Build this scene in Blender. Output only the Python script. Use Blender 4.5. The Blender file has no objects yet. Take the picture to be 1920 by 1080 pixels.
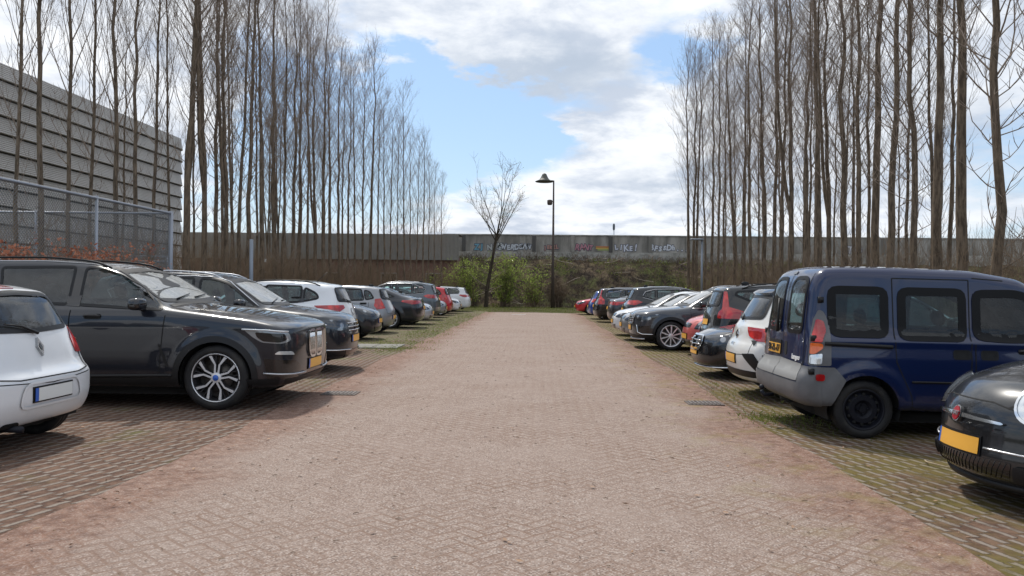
import bpy, bmesh, math, random
import numpy as np
from mathutils import Vector, Matrix, noise as mnoise
R = math.radians
PI = math.pi
S = bpy.context.scene
COL = S.collection

# ---------------------------------------------------------------- camera
cam_d = bpy.data.cameras.new('camera')
cam_d.sensor_width = 36
cam_d.lens = 36 * 1500 / 1920
cam_d.shift_x = -46 / 1920
cam_d.clip_start = 0.05
cam_d.clip_end = 3000
cam = bpy.data.objects.new('camera', cam_d)
COL.objects.link(cam)
cam.matrix_world = Matrix.Translation((0, 0, 1.45)) @ Matrix.Rotation(PI / 2, 4, 'X') @ Matrix.Rotation(R(0.5), 4, 'Z')
S.camera = cam
S.view_settings.view_transform = 'Standard'
S.view_settings.look = 'None'
S.view_settings.gamma = 1
S.view_settings.exposure = 0.52

# ---------------------------------------------------------------- sky + sun
SUN_AZ, SUN_EL = R(-24), R(54)          # azimuth measured from +Y towards +X
W = bpy.data.worlds.new('World')
S.world = W
W.use_nodes = True
wn, wl = W.node_tree.nodes, W.node_tree.links
wn.clear()


class NB:
    """tiny node builder"""
    def __init__(s, tree):
        s.t, s.n, s.l = tree, tree.nodes, tree.links

    def new(s, typ, ins=None, **kw):
        nd = s.n.new(typ)
        for k, v in kw.items():
            setattr(nd, k, v)
        for k, v in (ins or {}).items():
            s.put(nd.inputs[k], v)
        return nd

    def put(s, sock, v):
        if isinstance(v, bpy.types.NodeSocket):
            s.l.new(v, sock)
        elif isinstance(v, (tuple, list)) and len(v) == 3 and sock.type == 'RGBA':
            sock.default_value = (*v, 1)
        else:
            sock.default_value = v

    def m(s, op, a, b=0.0, c=0.0, clamp=False):
        nd = s.n.new('ShaderNodeMath')
        nd.operation = op
        nd.use_clamp = clamp
        for i, v in enumerate((a, b, c)):
            if i < len(nd.inputs):
                s.put(nd.inputs[i], v)
        return nd.outputs[0]

    def noise(s, vec, scale, detail=4, rough=.5, dist=0.0, out=0):
        nd = s.new('ShaderNodeTexNoise', {'Vector': vec, 'Scale': scale, 'Detail': detail, 'Roughness': rough, 'Distortion': dist})
        return nd.outputs[out]

    def ss(s, v, lo, hi, a=0.0, b=1.0):
        nd = s.new('ShaderNodeMapRange', {'Value': v, 'From Min': lo, 'From Max': hi, 'To Min': a, 'To Max': b})
        nd.interpolation_type = 'SMOOTHSTEP'
        return nd.outputs[0]

    def mix(s, f, a, b, mode='MIX'):
        nd = s.n.new('ShaderNodeMix')
        nd.data_type = 'RGBA'
        nd.blend_type = mode
        s.put(nd.inputs[0], f)
        s.put(nd.inputs[6], a)
        s.put(nd.inputs[7], b)
        return nd.outputs[2]

    def sep(s, v):
        return s.new('ShaderNodeSeparateXYZ', {0: v}).outputs

    def comb(s, x, y, z=0.0):
        return s.new('ShaderNodeCombineXYZ', {0: x, 1: y, 2: z}).outputs[0]


b = NB(W.node_tree)
tc = b.new('ShaderNodeTexCoord').outputs['Generated']
sky = b.new('ShaderNodeTexSky')
sky.sky_type = 'NISHITA'
sky.sun_disc = False
sky.sun_elevation = SUN_EL
sky.sun_rotation = SUN_AZ
sky.air_density = 1.2
sky.dust_density = 0.6
sky.ozone_density = 2.0
dx, dy, dz = b.sep(tc)
az = b.m('ARCTAN2', dx, dy)
el = b.m('ARCSINE', dz)
plane = b.comb(b.m('DIVIDE', dx, b.m('ADD', b.m('MAXIMUM', dz, 0.0), .22)), b.m('DIVIDE', dy, b.m('ADD', b.m('MAXIMUM', dz, 0.0), .22)), dz)
n1 = b.noise(plane, 1.7, 9, .56, .35)
n2 = b.noise(plane, 4.2, 8, .6, .2)
wob = b.m('MULTIPLY', b.m('SUBTRACT', b.noise(plane, 3.0, 6, .6), .5), .24)
azw, elw = b.m('ADD', az, wob), b.m('ADD', el, b.m('MULTIPLY', wob, .6))


def blob(a0, e0, sa, se, wt):
    d = b.m('ADD', b.m('POWER', b.m('DIVIDE', b.m('SUBTRACT', azw, R(a0)), R(sa)), 2.0),
            b.m('POWER', b.m('DIVIDE', b.m('SUBTRACT', elw, R(e0)), R(se)), 2.0))
    return b.m('MULTIPLY', b.m('EXPONENT', b.m('MULTIPLY', d, -1.0)), wt)


cov = b.m('ADD', n1, .03)
# azimuth, elevation, half sizes, weight (negative opens a blue gap)
for args in ((-5, 11.5, 6.5, 3.6, -.55), (-15, 12, 6, 6, -.36), (-10, 7.5, 6, 2.5, -.15), (9.5, 16.5, 3.2, 2.4, -.42),
             (-1, 17.8, 12, 3.0, .50), (7, 9.5, 5, 4.2, .34), (0, 4.0, 9, 2.6, .40), (20, 12, 9, 7, .25), (-30, 14, 8, 10, .34),
             (-4, 16.5, 6, 1.6, .2), (2.5, 12, 2.5, 1.0, .30)):
    cov = b.m('ADD', cov, blob(*args))
cov = b.m('ADD', cov, b.ss(el, .40, .75, 0.0, .16))
mask = b.ss(cov, .44, .66)
mask = b.m('MAXIMUM', mask, b.ss(el, .10, 0.0, 0.0, .75))
shade = b.ss(b.m('ADD', n2, blob(4, 13.8, 10, 1.3, -.2)), .30, .62)
grey = blob(0, 15.2, 9, 1.3, .9)
grey = b.m('ADD', grey, blob(10, 7.2, 6, 1.1, .7))
grey = b.m('ADD', grey, blob(28, 9, 8, 4, .55), clamp=True)
ccol = b.mix(shade, (.50, .56, .66), (.84, .865, .90))
ccol = b.mix(grey, ccol, (.42, .49, .59))
skyc = b.new('ShaderNodeVectorMath', {0: sky.outputs[0], 1: (.105, .105, .105)}, operation='MULTIPLY').outputs[0]
skyc = b.mix(.45, skyc, (.34, .53, .84))
fin = b.mix(mask, skyc, ccol)
bg = b.new('ShaderNodeBackground', {'Color': fin, 'Strength': .86})
wo = b.new('ShaderNodeOutputWorld')
wl.new(bg.outputs[0], wo.inputs[0])

sun_d = bpy.data.lights.new('sun', 'SUN')
sun_d.energy = 2.3
sun_d.angle = R(3.5)
sun_d.color = (1, .95, .87)
sun = bpy.data.objects.new('sun', sun_d)
COL.objects.link(sun)
sdir = Vector((math.sin(SUN_AZ) * math.cos(SUN_EL), math.cos(SUN_AZ) * math.cos(SUN_EL), math.sin(SUN_EL)))
sun.rotation_euler = sdir.to_track_quat('Z', 'Y').to_euler()
sun.location = sdir * 60

# ---------------------------------------------------------------- materials
MATS = {}


def mat(name, base=(.5, .5, .5), rough=.5, metal=0.0, spec=.5, coat=0.0, emit=None, fn=None, both=False):
    if name in MATS:
        return MATS[name]
    m = bpy.data.materials.new(name)
    m.use_nodes = True
    q = NB(m.node_tree)
    p = q.n['Principled BSDF']
    p.inputs['Base Color'].default_value = (*base, 1)
    p.inputs['Roughness'].default_value = rough
    p.inputs['Metallic'].default_value = metal
    p.inputs['Specular IOR Level'].default_value = spec
    p.inputs['Coat Weight'].default_value = coat
    p.inputs['Coat Roughness'].default_value = .04
    if fn:
        fn(q, p)
    MATS[name] = m
    return m


def pos(q):
    return q.new('ShaderNodeNewGeometry').outputs['Position']


def ocoord(q):
    return q.new('ShaderNodeTexCoord').outputs['Object']


def bump(q, p, h, strength=.5, dist=.01):
    bn = q.new('ShaderNodeBump', {'Height': h, 'Strength': strength, 'Distance': dist})
    q.l.new(bn.outputs[0], p.inputs['Normal'])


def paint(name, col, metal=.0, rough=.35, dirt=.16):
    """car paint, clear coat, thin road dirt low down; inner side shows grey trim"""
    def fn(q, p):
        o = ocoord(q)
        x, y, z = q.sep(o)
        n = q.noise(o, 6, 5, .6)
        low = q.m('MULTIPLY', q.ss(q.m('ADD', z, q.m('MULTIPLY', n, .25)), .75, .25), dirt)
        speck = q.ss(q.noise(o, 45, 3, .7), .62, .75)
        nrm = q.sep(q.new('ShaderNodeNewGeometry').outputs['Normal'])
        top = q.ss(nrm[2], .45, .9)
        d2 = q.m('MAXIMUM', low, q.m('MULTIPLY', q.m('MULTIPLY', speck, top), .12))
        c = q.mix(d2, col, (.20, .17, .135))
        back = q.new('ShaderNodeNewGeometry').outputs['Backfacing']
        q.put(p.inputs['Base Color'], q.mix(back, c, (.05, .05, .052)))
        q.put(p.inputs['Coat Weight'], q.m('MULTIPLY', q.m('SUBTRACT', 1.0, back), q.m('SUBTRACT', 1.0, d2)))
        q.put(p.inputs['Metallic'], q.m('MULTIPLY', q.m('SUBTRACT', 1.0, back), metal))
        q.put(p.inputs['Roughness'], q.m('ADD', rough, q.m('MULTIPLY', d2, .4)))
        p.inputs['Coat IOR'].default_value = 1.5
    return mat(name, col, rough, metal, .25, 1.0, fn=fn)


def glassmat(name, tint, refl=1.0, ior=1.62, dust_sheen=.10, rough=.02):
    if name in MATS:
        return MATS[name]
    m = bpy.data.materials.new(name)
    m.use_nodes = True
    q = NB(m.node_tree)
    q.n.clear()
    tr = q.new('ShaderNodeBsdfTransparent', {'Color': tint})
    gl = q.new('ShaderNodeBsdfGlossy', {'Color': (.95, .97, 1), 'Roughness': rough})
    fr = q.new('ShaderNodeFresnel', {'IOR': ior})
    fac = q.m('MULTIPLY', fr.outputs[0], refl, clamp=True)
    dirt = q.new('ShaderNodeBsdfDiffuse', {'Color': (.5, .5, .48)})  # thin dusty film; on windscreens its pale colour stands in for sky reflection
    o = ocoord(q)
    dn = q.m('MULTIPLY', q.ss(q.noise(o, 9, 5, .7), .2, .8, .45 if dust_sheen > .3 else 0.0, 1.0), dust_sheen)
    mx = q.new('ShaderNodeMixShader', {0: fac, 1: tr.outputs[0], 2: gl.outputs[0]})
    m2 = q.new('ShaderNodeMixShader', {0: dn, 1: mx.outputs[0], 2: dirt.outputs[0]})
    out = q.new('ShaderNodeOutputMaterial', {0: m2.outputs[0]})
    MATS[name] = m
    return m


M_GLASS = glassmat('car_glass', (.50, .66, .66))
M_WS = glassmat('windscreen_glass', (.45, .55, .55), 1.3, 2.3, .66, .16)  # heavy pale film whitens the pane, a painted sky sheen over slight dirt
M_GLASSD = glassmat('privacy_glass', (.13, .16, .17))
M_BLACK = mat('black_plastic', (.012, .012, .013), .42, spec=.3)
M_GLOSSB = mat('gloss_black', (.008, .008, .01), .12, coat=.6)
M_RUBBER = mat('black_rubber', (.006, .006, .007), .5, spec=.2)
M_SEAM = mat('seam', (.004, .004, .004), .8)
M_CHROME = mat('chrome', (.78, .79, .8), .13, 1.0)
M_SILVER = mat('silver_trim', (.55, .56, .58), .3, .8)
M_TYRE = mat('tyre_rubber', (.018, .018, .019), .75, fn=lambda q, p: (
    q.put(p.inputs['Base Color'], q.mix(q.ss(q.noise(ocoord(q), 8, 4), .45, .75), (.009, .009, .010), (.026, .024, .021)))))
M_RIM = mat('alloy_rim', (.74, .75, .77), .3, .45)
M_RIMD = mat('dark_rim', (.06, .06, .065), .35, .6)
M_STEEL = mat('steel_wheel_black', (.009, .010, .016), .5, .2, spec=.3)
M_GREYL = mat('faded_grey_plastic', (.24, .24, .235), .6)
M_DISC = mat('brake_disc', (.12, .11, .10), .5, .6)
M_TUB = mat('wheel_arch_liner', (.010, .010, .010), .9)
M_SEAT = mat('seat_cloth', (.045, .047, .052), .85)
M_LAMP = mat('headlight_glass', (.42, .45, .48), .08, .55, coat=1.0, fn=lambda q, p: (
    q.put(p.inputs['Base Color'], q.mix(q.ss(q.new('ShaderNodeTexVoronoi', {'Vector': ocoord(q), 'Scale': 7.0}).outputs[0], .25, .42), (.34, .36, .38), (.045, .05, .058)))))
M_LAMPX = mat('smoked_lamp', (.30, .32, .34), .10, .3, coat=1.0)
M_LAMPC = mat('clear_lamp', (.75, .78, .8), .1, .5, coat=1.0)
M_TAIL = mat('tail_light_red', (.42, .012, .012), .12, coat=1.0, fn=lambda q, p: (
    q.put(p.inputs['Base Color'], q.mix(q.ss(q.new('ShaderNodeTexVoronoi', {'Vector': ocoord(q), 'Scale': 6.0}).outputs[0], .2, .6), (.66, .022, .02), (.34, .008, .010)))))
M_ORANGE = mat('indicator_orange', (.75, .14, .015), .15, coat=1.0)
M_PLATE = mat('number_plate_yellow', (.82, .42, .06), .35)
M_PLATEW = mat('number_plate_white', (.72, .74, .72), .35)
M_BLUE = mat('plate_blue', (.03, .12, .5), .35)
M_WHITE = mat('white_print', (.75, .75, .74), .5)
M_INK = mat('ink_black', (.01, .01, .01), .5)
M_GREYP = mat('grey_plastic_bumper', (.13, .135, .145), .5, fn=lambda q, p: (
    q.put(p.inputs['Base Color'], q.mix(q.noise(ocoord(q), 5, 5, .6), (.075, .08, .088), (.155, .155, .16)))))
M_REDBADGE = mat('badge_red', (.35, .01, .02), .3, coat=.5)


# ---------------------------------------------------------------- mesh helpers
def link(o, parent=None):
    COL.objects.link(o)
    if parent is not None:
        o.parent = parent
    return o


def mesh_obj(name, V, F, mats, parent=None, N=None, smooth=True, mi=None, loc=None):
    me = bpy.data.meshes.new(name)
    V = np.asarray(V, float)
    me.from_pydata(V.tolist(), [], [list(map(int, f)) for f in F])
    for m in (mats if isinstance(mats, (list, tuple)) else [mats]):
        me.materials.append(m)
    if mi is not None:
        me.polygons.foreach_set('material_index', np.asarray(mi, np.int32))
    if smooth:
        me.polygons.foreach_set('use_smooth', [True] * len(me.polygons))
    me.update()
    if N is not None:
        me.normals_split_custom_set_from_vertices(np.asarray(N, float).tolist())
    o = bpy.data.objects.new(name, me)
    if loc is not None:
        o.location = loc
    return link(o, parent)


class Buf:
    def __init__(s):
        s.V, s.F, s.N, s.M, s.n = [], [], [], [], 0

    def add(s, V, F, N=None, m=0):
        V = np.asarray(V, float).reshape(-1, 3)
        s.V.append(V)
        s.N.append(np.asarray(N, float) if N is not None else None)
        s.F += [[i + s.n for i in f] for f in F]
        s.M += [m] * len(F)
        s.n += len(V)
        return s

    def build(s, name, mats, parent=None, smooth=True, loc=None):
        V = np.concatenate(s.V)
        N = None
        if all(x is not None for x in s.N):
            N = np.concatenate(s.N)
        return mesh_obj(name, V, s.F, mats, parent, N, smooth, s.M, loc)

    def box(s, c, d, m=0, rz=0.0, taper=1.0):
        c, d = np.array(c, float), np.array(d, float) / 2
        V = np.array([[x, y, z] for z in (-1, 1) for y in (-1, 1) for x in (-1, 1)], float)
        V[4:, :2] *= taper
        V = V * d
        if rz:
            cs, sn = math.cos(rz), math.sin(rz)
            V = np.stack([V[:, 0] * cs - V[:, 1] * sn, V[:, 0] * sn + V[:, 1] * cs, V[:, 2]], 1)
        return s.add(V + c, [(0, 2, 3, 1), (4, 5, 7, 6), (0, 1, 5, 4), (2, 6, 7, 3), (0, 4, 6, 2), (1, 3, 7, 5)], None, m)

    def tube(s, P, r, n=6, m=0, cap=True):
        P = np.asarray(P, float)
        k = len(P)
        r = np.full(k, r) if np.isscalar(r) else np.asarray(r, float)
        T = np.gradient(P, axis=0)
        T /= np.linalg.norm(T, axis=1)[:, None] + 1e-9
        ref = np.array([0, 0, 1.0]) if abs(T[0][2]) < .9 else np.array([1.0, 0, 0])
        A = np.cross(T, ref)
        A /= np.linalg.norm(A, axis=1)[:, None] + 1e-9
        B = np.cross(T, A)
        th = np.arange(n) * 2 * PI / n
        V = P[:, None] + r[:, None, None] * (np.cos(th)[None, :, None] * A[:, None] + np.sin(th)[None, :, None] * B[:, None])
        F = [(i * n + j, i * n + (j + 1) % n, (i + 1) * n + (j + 1) % n, (i + 1) * n + j) for i in range(k - 1) for j in range(n)]
        if cap:
            F += [tuple(range(n))[::-1], tuple((k - 1) * n + j for j in range(n))]
        return s.add(V.reshape(-1, 3), [f[::-1] for f in F], None, m)

    def lathe(s, prof, n=40, axis='y', c=(0, 0, 0), m=0):
        """prof: list of (axial, radius)"""
        V, F = [], []
        k = len(prof)
        for i in range(n):
            t = 2 * PI * i / n
            for a, r in prof:
                p = {'y': (r * math.cos(t), a, r * math.sin(t)), 'z': (r * math.cos(t), r * math.sin(t), a), 'x': (a, r * math.cos(t), r * math.sin(t))}[axis]
                V.append((p[0] + c[0], p[1] + c[1], p[2] + c[2]))
        for i in range(n):
            for j in range(k - 1):
                F.append((i * k + j, i * k + j + 1, ((i + 1) % n) * k + j + 1, ((i + 1) % n) * k + j))
        return s.add(V, F, None, m)

    def ell(s, c, r, n=2.6, nu=16, nv=10, m=0, rot=None):
        """superellipsoid"""
        V, F = [], []
        sg = lambda v, e: math.copysign(abs(v) ** e, v)
        e = 2 / n
        for i in range(nv + 1):
            ph = -PI / 2 + PI * i / nv
            for j in range(nu):
                th = 2 * PI * j / nu
                V.append((r[0] * sg(math.cos(ph), e) * sg(math.cos(th), e), r[1] * sg(math.cos(ph), e) * sg(math.sin(th), e), r[2] * sg(math.sin(ph), e)))
        V = np.array(V)
        if rot is not None:
            V = V @ np.array(rot.to_3x3().transposed())
        V = V + np.array(c)
        for i in range(nv):
            for j in range(nu):
                F.append((i * nu + j, i * nu + (j + 1) % nu, (i + 1) * nu + (j + 1) % nu, (i + 1) * nu + j))
        return s.add(V, F, None, m)


def tag(o, label=None, cat=None, group=None, kind=None):
    if label: o['label'] = label
    if cat: o['category'] = cat
    if group: o['group'] = group
    if kind: o['kind'] = kind
    return o


def empty(name, loc, rot=(0, 0, 0)):
    o = bpy.data.objects.new(name, None)
    o.empty_display_size = .3
    o.location = loc
    o.rotation_euler = rot
    return link(o)


def leafmat(name, c0, c1, sc=3.0, tr=.5):
    if name in MATS:
        return MATS[name]
    m = bpy.data.materials.new(name)
    m.use_nodes = True
    q = NB(m.node_tree)
    q.n.clear()
    c = q.mix(q.ss(q.noise(pos(q), sc, 4), .35, .65), c0, c1)
    d = q.new('ShaderNodeBsdfDiffuse', {'Color': c})
    t = q.new('ShaderNodeBsdfTranslucent', {'Color': c})
    mx = q.new('ShaderNodeMixShader', {0: tr, 1: d.outputs[0], 2: t.outputs[0]})
    q.new('ShaderNodeOutputMaterial', {0: mx.outputs[0]})
    MATS[name] = m
    return m


def text_mesh(txt, size, extrude=.003, name='lettering', bold=0.0, shear=0.0):
    cu = bpy.data.curves.new('t', 'FONT')
    cu.body = txt
    cu.size = size
    cu.extrude = extrude
    cu.offset = bold
    cu.shear = shear
    cu.align_x = 'CENTER'
    cu.align_y = 'CENTER'
    cu.resolution_u = 3
    o = bpy.data.objects.new('t', cu)
    COL.objects.link(o)
    dg = bpy.context.evaluated_depsgraph_get()
    me = bpy.data.meshes.new_from_object(o.evaluated_get(dg))
    COL.objects.unlink(o)
    bpy.data.objects.remove(o)
    me.name = name
    return me


def gz(x):
    return -0.015 * max(0, min(16, x))
# ---------------------------------------------------------------- car body surfaces
def chaikin(P, it=3):
    P = np.asarray(P, float)
    for _ in range(it):
        Q = np.roll(P, -1, 0)
        P = np.stack([P * .75 + Q * .25, P * .25 + Q * .75], 1).reshape(-1, 2)
    return P


def rpoly(P, r=.03, n=3):
    """round the corners of a polygon"""
    P = [np.array(p, float) for p in P]
    out = []
    k = len(P)
    for i in range(k):
        a, p, c = P[i - 1], P[i], P[(i + 1) % k]
        la, lc = np.linalg.norm(a - p), np.linalg.norm(c - p)
        q = min(r, la * .45, lc * .45)
        s, e = p + (a - p) / la * q, p + (c - p) / lc * q
        for j in range(n + 1):
            t = j / n
            out.append((1 - t) ** 2 * s + 2 * t * (1 - t) * p + t * t * e)
    return np.array(out)


def densify(P, step, closed=True):
    P = np.asarray(P, float)
    out = []
    k = len(P)
    for i in range(k if closed else k - 1):
        a, c = P[i], P[(i + 1) % k]
        m = max(1, int(math.ceil(np.linalg.norm(c - a) / step)))
        for j in range(m):
            out.append(a + (c - a) * j / m)
    if not closed:
        out.append(P[-1])
    return np.array(out)


def poly_sdf(P, X, Z):
    d = np.full(X.shape, 1e9)
    ins = np.zeros(X.shape, bool)
    k = len(P)
    for i in range(k):
        ax, az_ = P[i]
        bx, bz = P[(i + 1) % k]
        ex, ez = bx - ax, bz - az_
        L2 = ex * ex + ez * ez + 1e-12
        t = np.clip(((X - ax) * ex + (Z - az_) * ez) / L2, 0, 1)
        d = np.minimum(d, (X - ax - t * ex) ** 2 + (Z - az_ - t * ez) ** 2)
        c = ((az_ > Z) != (bz > Z)) & (X < ex * (Z - az_) / (ez + (1e-12 if ez == 0 else 0)) + ax)
        ins ^= c
    d = np.sqrt(d)
    return np.where(ins, -d, d)


def smax(a, b_, k):
    h = np.maximum(k - np.abs(a - b_), 0) / k
    return np.maximum(a, b_) + h * h * k * .25


def sstep(x, a, b_):
    t = np.clip((x - a) / (b_ - a), 0, 1)
    return t * t * (3 - 2 * t)


class Shape:
    """implicit car body: side outline + width profile + plan bow"""
    def __init__(s, sp):
        s.sp = sp
        s.L, s.Wh = sp['L'], sp['W'] / 2
        P = [(s.L / 2 - a, z) for a, z in sp['out']]
        P = chaikin(densify(P, .22), 3)
        s.gx0, s.gz0, s.gh = -s.L / 2 - .5, -.1, .0125
        nx, nz = int((s.L + 1.0) / s.gh), int(2.3 / s.gh)
        gx = s.gx0 + s.gh * np.arange(nx)
        gzz = s.gz0 + s.gh * np.arange(nz)
        X, Z = np.meshgrid(gx, gzz, indexing='ij')
        G = poly_sdf(P, X, Z)
        ker = np.array([1, 4, 6, 4, 1.]) / 16
        for _ in range(sp.get('blur', 1)):
            for ax in (0, 1):
                pad = [(2, 2) if i == ax else (0, 0) for i in (0, 1)]
                Gp = np.pad(G, pad, 'edge')
                G = sum(ker[j] * np.take(Gp, range(j, j + G.shape[ax]), ax) for j in range(5))
        s.G = G
        zz = np.linspace(0, 2.2, 441)
        pr = np.interp(zz, [p[0] for p in sp['prof']], [p[1] for p in sp['prof']])
        k = np.exp(-np.linspace(-2, 2, 11) ** 2)
        k /= k.sum()
        s.pz, s.pw = zz, np.convolve(np.pad(pr, 5, 'edge'), k, 'valid')

    def f(s, x, y, z):
        sp = s.sp
        ay = np.abs(y) / s.Wh
        bf, br = sp.get('bowf', .28), sp.get('bowr', .16)
        h = s.L / 2
        sh = bf * sstep(x, 0, h * .75) - br * sstep(-x, 0, h * .8)
        xb = x + sh * np.minimum(ay, 1.3) ** sp.get('bp', 2.6)
        zb = z + sp.get('crown', .05) * ay ** 2 * sstep(z, .7, 1.1)
        u = np.clip((xb - s.gx0) / s.gh, 0, s.G.shape[0] - 1.001)
        v = np.clip((zb - s.gz0) / s.gh, 0, s.G.shape[1] - 1.001)
        i, j = u.astype(int), v.astype(int)
        fu, fv = u - i, v - j
        G = s.G
        d1 = (G[i, j] * (1 - fu) * (1 - fv) + G[i + 1, j] * fu * (1 - fv) + G[i, j + 1] * (1 - fu) * fv + G[i + 1, j + 1] * fu * fv)
        wd = np.interp(z, s.pz, s.pw)
        tf, trr = sp.get('tf', .10), sp.get('tr', .08)
        wd = wd - tf * sstep(x, h * .35, h) - trr * sstep(-x, h * .45, h)
        # greenhouse narrows over the windscreen and the tail
        gh = sstep(z, sp['belt'] - .05, sp['belt'] + .25)
        wd = wd - gh * (.05 * sstep(-x, h * .45, h * .95))
        fl = sp.get('flare', .02)
        for wa in (sp['wf'], sp['wr']):
            r = np.hypot(x - (h - wa), (z - sp['r']))
            wd = wd + fl * sstep(-r, -(sp['Ra'] + .16), -(sp['Ra'] + .03)) * sstep(-z, -sp['belt'], -sp['belt'] + .2)
        d2 = np.abs(y) - wd
        return smax(d1, d2, sp.get('k', .13))

    def grad(s, P, e=.008):
        x, y, z = P.T
        g = np.stack([s.f(x + e, y, z) - s.f(x - e, y, z), s.f(x, y + e, z) - s.f(x, y - e, z), s.f(x, y, z + e) - s.f(x, y, z - e)], 1)
        return g / (2 * e)

    def normal(s, P):
        g = s.grad(P)
        return g / (np.linalg.norm(g, axis=1)[:, None] + 1e-9)

    def newton(s, P, it=3):
        for _ in range(it):
            g = s.grad(P)
            v = s.f(*P.T)
            P = P - g * (v / (np.sum(g * g, 1) + 1e-6))[:, None]
        return P

    def ray(s, O, D, tmax=3.2, n=110):
        ts = np.linspace(0, tmax, n)
        last = np.zeros(len(O))
        for t in ts:
            q = O + D * t
            last = np.where(s.f(*q.T) < 0, t, last)
        lo, hi = last, last + ts[1]
        for _ in range(9):
            mid = (lo + hi) / 2
            q = O + D * mid[:, None]
            ins = s.f(*q.T) < 0
            lo, hi = np.where(ins, mid, lo), np.where(ins, hi, mid)
        return O + D * ((lo + hi) / 2)[:, None]

    def proj(s, P, ax, side=1):
        P = np.asarray(P, float)
        u, z = P[:, 0], P[:, 1]
        n = len(P)
        o, l = np.zeros(n), np.ones(n)
        h = s.L / 2
        if ax == 'S':
            O, D = np.stack([h - u, o, z], 1), np.stack([o, side * l, o], 1)
        elif ax == 'F':
            t = u * side / .9
            O, D = np.stack([(h - .9) * l, o, z], 1), np.stack([np.cos(t), np.sin(t), o], 1)
        elif ax == 'R':
            t = u * side / .9
            O, D = np.stack([(-h + .9) * l, o, z], 1), np.stack([-np.cos(t), np.sin(t), o], 1)
        elif ax == 'W':
            O, D = np.stack([.1 * l, u * side, z], 1), np.stack([l, o, o], 1)
        elif ax == 'B':
            O, D = np.stack([-.1 * l, u * side, z], 1), np.stack([-l, o, o], 1)
        elif ax == 'T':
            O, D = np.stack([h - u, z * side, .55 * l], 1), np.stack([o, o, l], 1)
        Q = s.ray(O, D)
        return Q, s.normal(Q)


def surfnet(sh, h):
    sp = sh.sp
    lo = np.array([-sh.L / 2 - 2 * h, -sh.Wh - 3 * h - .03, .08])
    hi = np.array([sh.L / 2 + 2 * h, sh.Wh + 3 * h + .03, sp['H'] + .1])
    n = np.ceil((hi - lo) / h).astype(int) + 1
    lo[1] = -(n[1] - 1) * h / 2
    A = [lo[i] + h * np.arange(n[i]) for i in range(3)]
    X, Y, Z = np.meshgrid(*A, indexing='ij')
    F = sh.f(X.ravel(), Y.ravel(), Z.ravel()).reshape(X.shape)
    I = F < 0
    cnt = np.zeros(tuple(n - 1), int)
    sl = lambda o, k: slice(o, o + k)
    m = n - 1
    for ox in (0, 1):
        for oy in (0, 1):
            for oz in (0, 1):
                cnt += I[sl(ox, m[0]), sl(oy, m[1]), sl(oz, m[2])]
    mixed = (cnt > 0) & (cnt < 8)
    idx = -np.ones(mixed.shape, int)
    idx[mixed] = np.arange(mixed.sum())
    C = np.argwhere(mixed)
    acc = np.zeros((len(C), 3))
    num = np.zeros(len(C))
    for ax in range(3):
        o1, o2 = [a for a in range(3) if a != ax]
        for p in (0, 1):
            for q in (0, 1):
                off = np.zeros(3, int)
                off[o1], off[o2] = p, q
                a = C + off
                e = a.copy()
                e[:, ax] += 1
                fa, fb = F[tuple(a.T)], F[tuple(e.T)]
                cr = (fa < 0) != (fb < 0)
                t = np.where(cr, fa / (fa - fb + 1e-12), 0)
                pt = a.astype(float)
                pt[:, ax] += t
                acc += pt * cr[:, None]
                num += cr
    V = lo + h * acc / num[:, None]
    faces = []
    for ax in range(3):
        o1, o2 = (ax + 1) % 3, (ax + 2) % 3
        s0 = [slice(None)] * 3
        s1 = [slice(None)] * 3
        s0[ax], s1[ax] = slice(0, -1), slice(1, None)
        ch = I[tuple(s0)] != I[tuple(s1)]
        E = np.argwhere(ch)
        E = E[(E[:, o1] > 0) & (E[:, o2] > 0) & (E[:, o1] < n[o1] - 1) & (E[:, o2] < n[o2] - 1)]
        q = []
        for d1, d2 in ((-1, -1), (0, -1), (0, 0), (-1, 0)):
            c = E.copy()
            c[:, o1] += d1
            c[:, o2] += d2
            q.append(idx[tuple(c.T)])
        q = np.stack(q, 1)
        inside = I[tuple(E.T)]
        q[~inside] = q[~inside][:, ::-1]
        faces.append(q)
    return V, np.concatenate(faces)


def pip(P, x, z):
    ins = np.zeros(x.shape, bool)
    k = len(P)
    for i in range(k):
        ax, a_ = P[i]
        bx, b_ = P[(i + 1) % k]
        c = ((a_ > z) != (b_ > z)) & (x < (bx - ax) * (z - a_) / ((b_ - a_) or 1e-12) + ax)
        ins ^= c
    return ins


def inset(P, d):
    """offset polygon outline (d>0 goes inwards for either winding)"""
    P = np.asarray(P, float)
    A = np.roll(P, 1, 0)
    B = np.roll(P, -1, 0)
    area = .5 * np.sum(P[:, 0] * B[:, 1] - B[:, 0] * P[:, 1])
    t = B - A
    t /= np.linalg.norm(t, axis=1)[:, None] + 1e-9
    n = np.stack([-t[:, 1], t[:, 0]], 1) * (1 if area > 0 else -1)
    return P + n * d


def fix(V, F, N):
    """wind faces along the given normals"""
    out = []
    for f in F:
        a, b_, c = V[f[0]], V[f[1]], V[f[2]]
        n = np.cross(b_ - a, c - a)
        out.append(f if np.dot(n, N[f[0]]) >= 0 else f[::-1])
    return out


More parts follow.
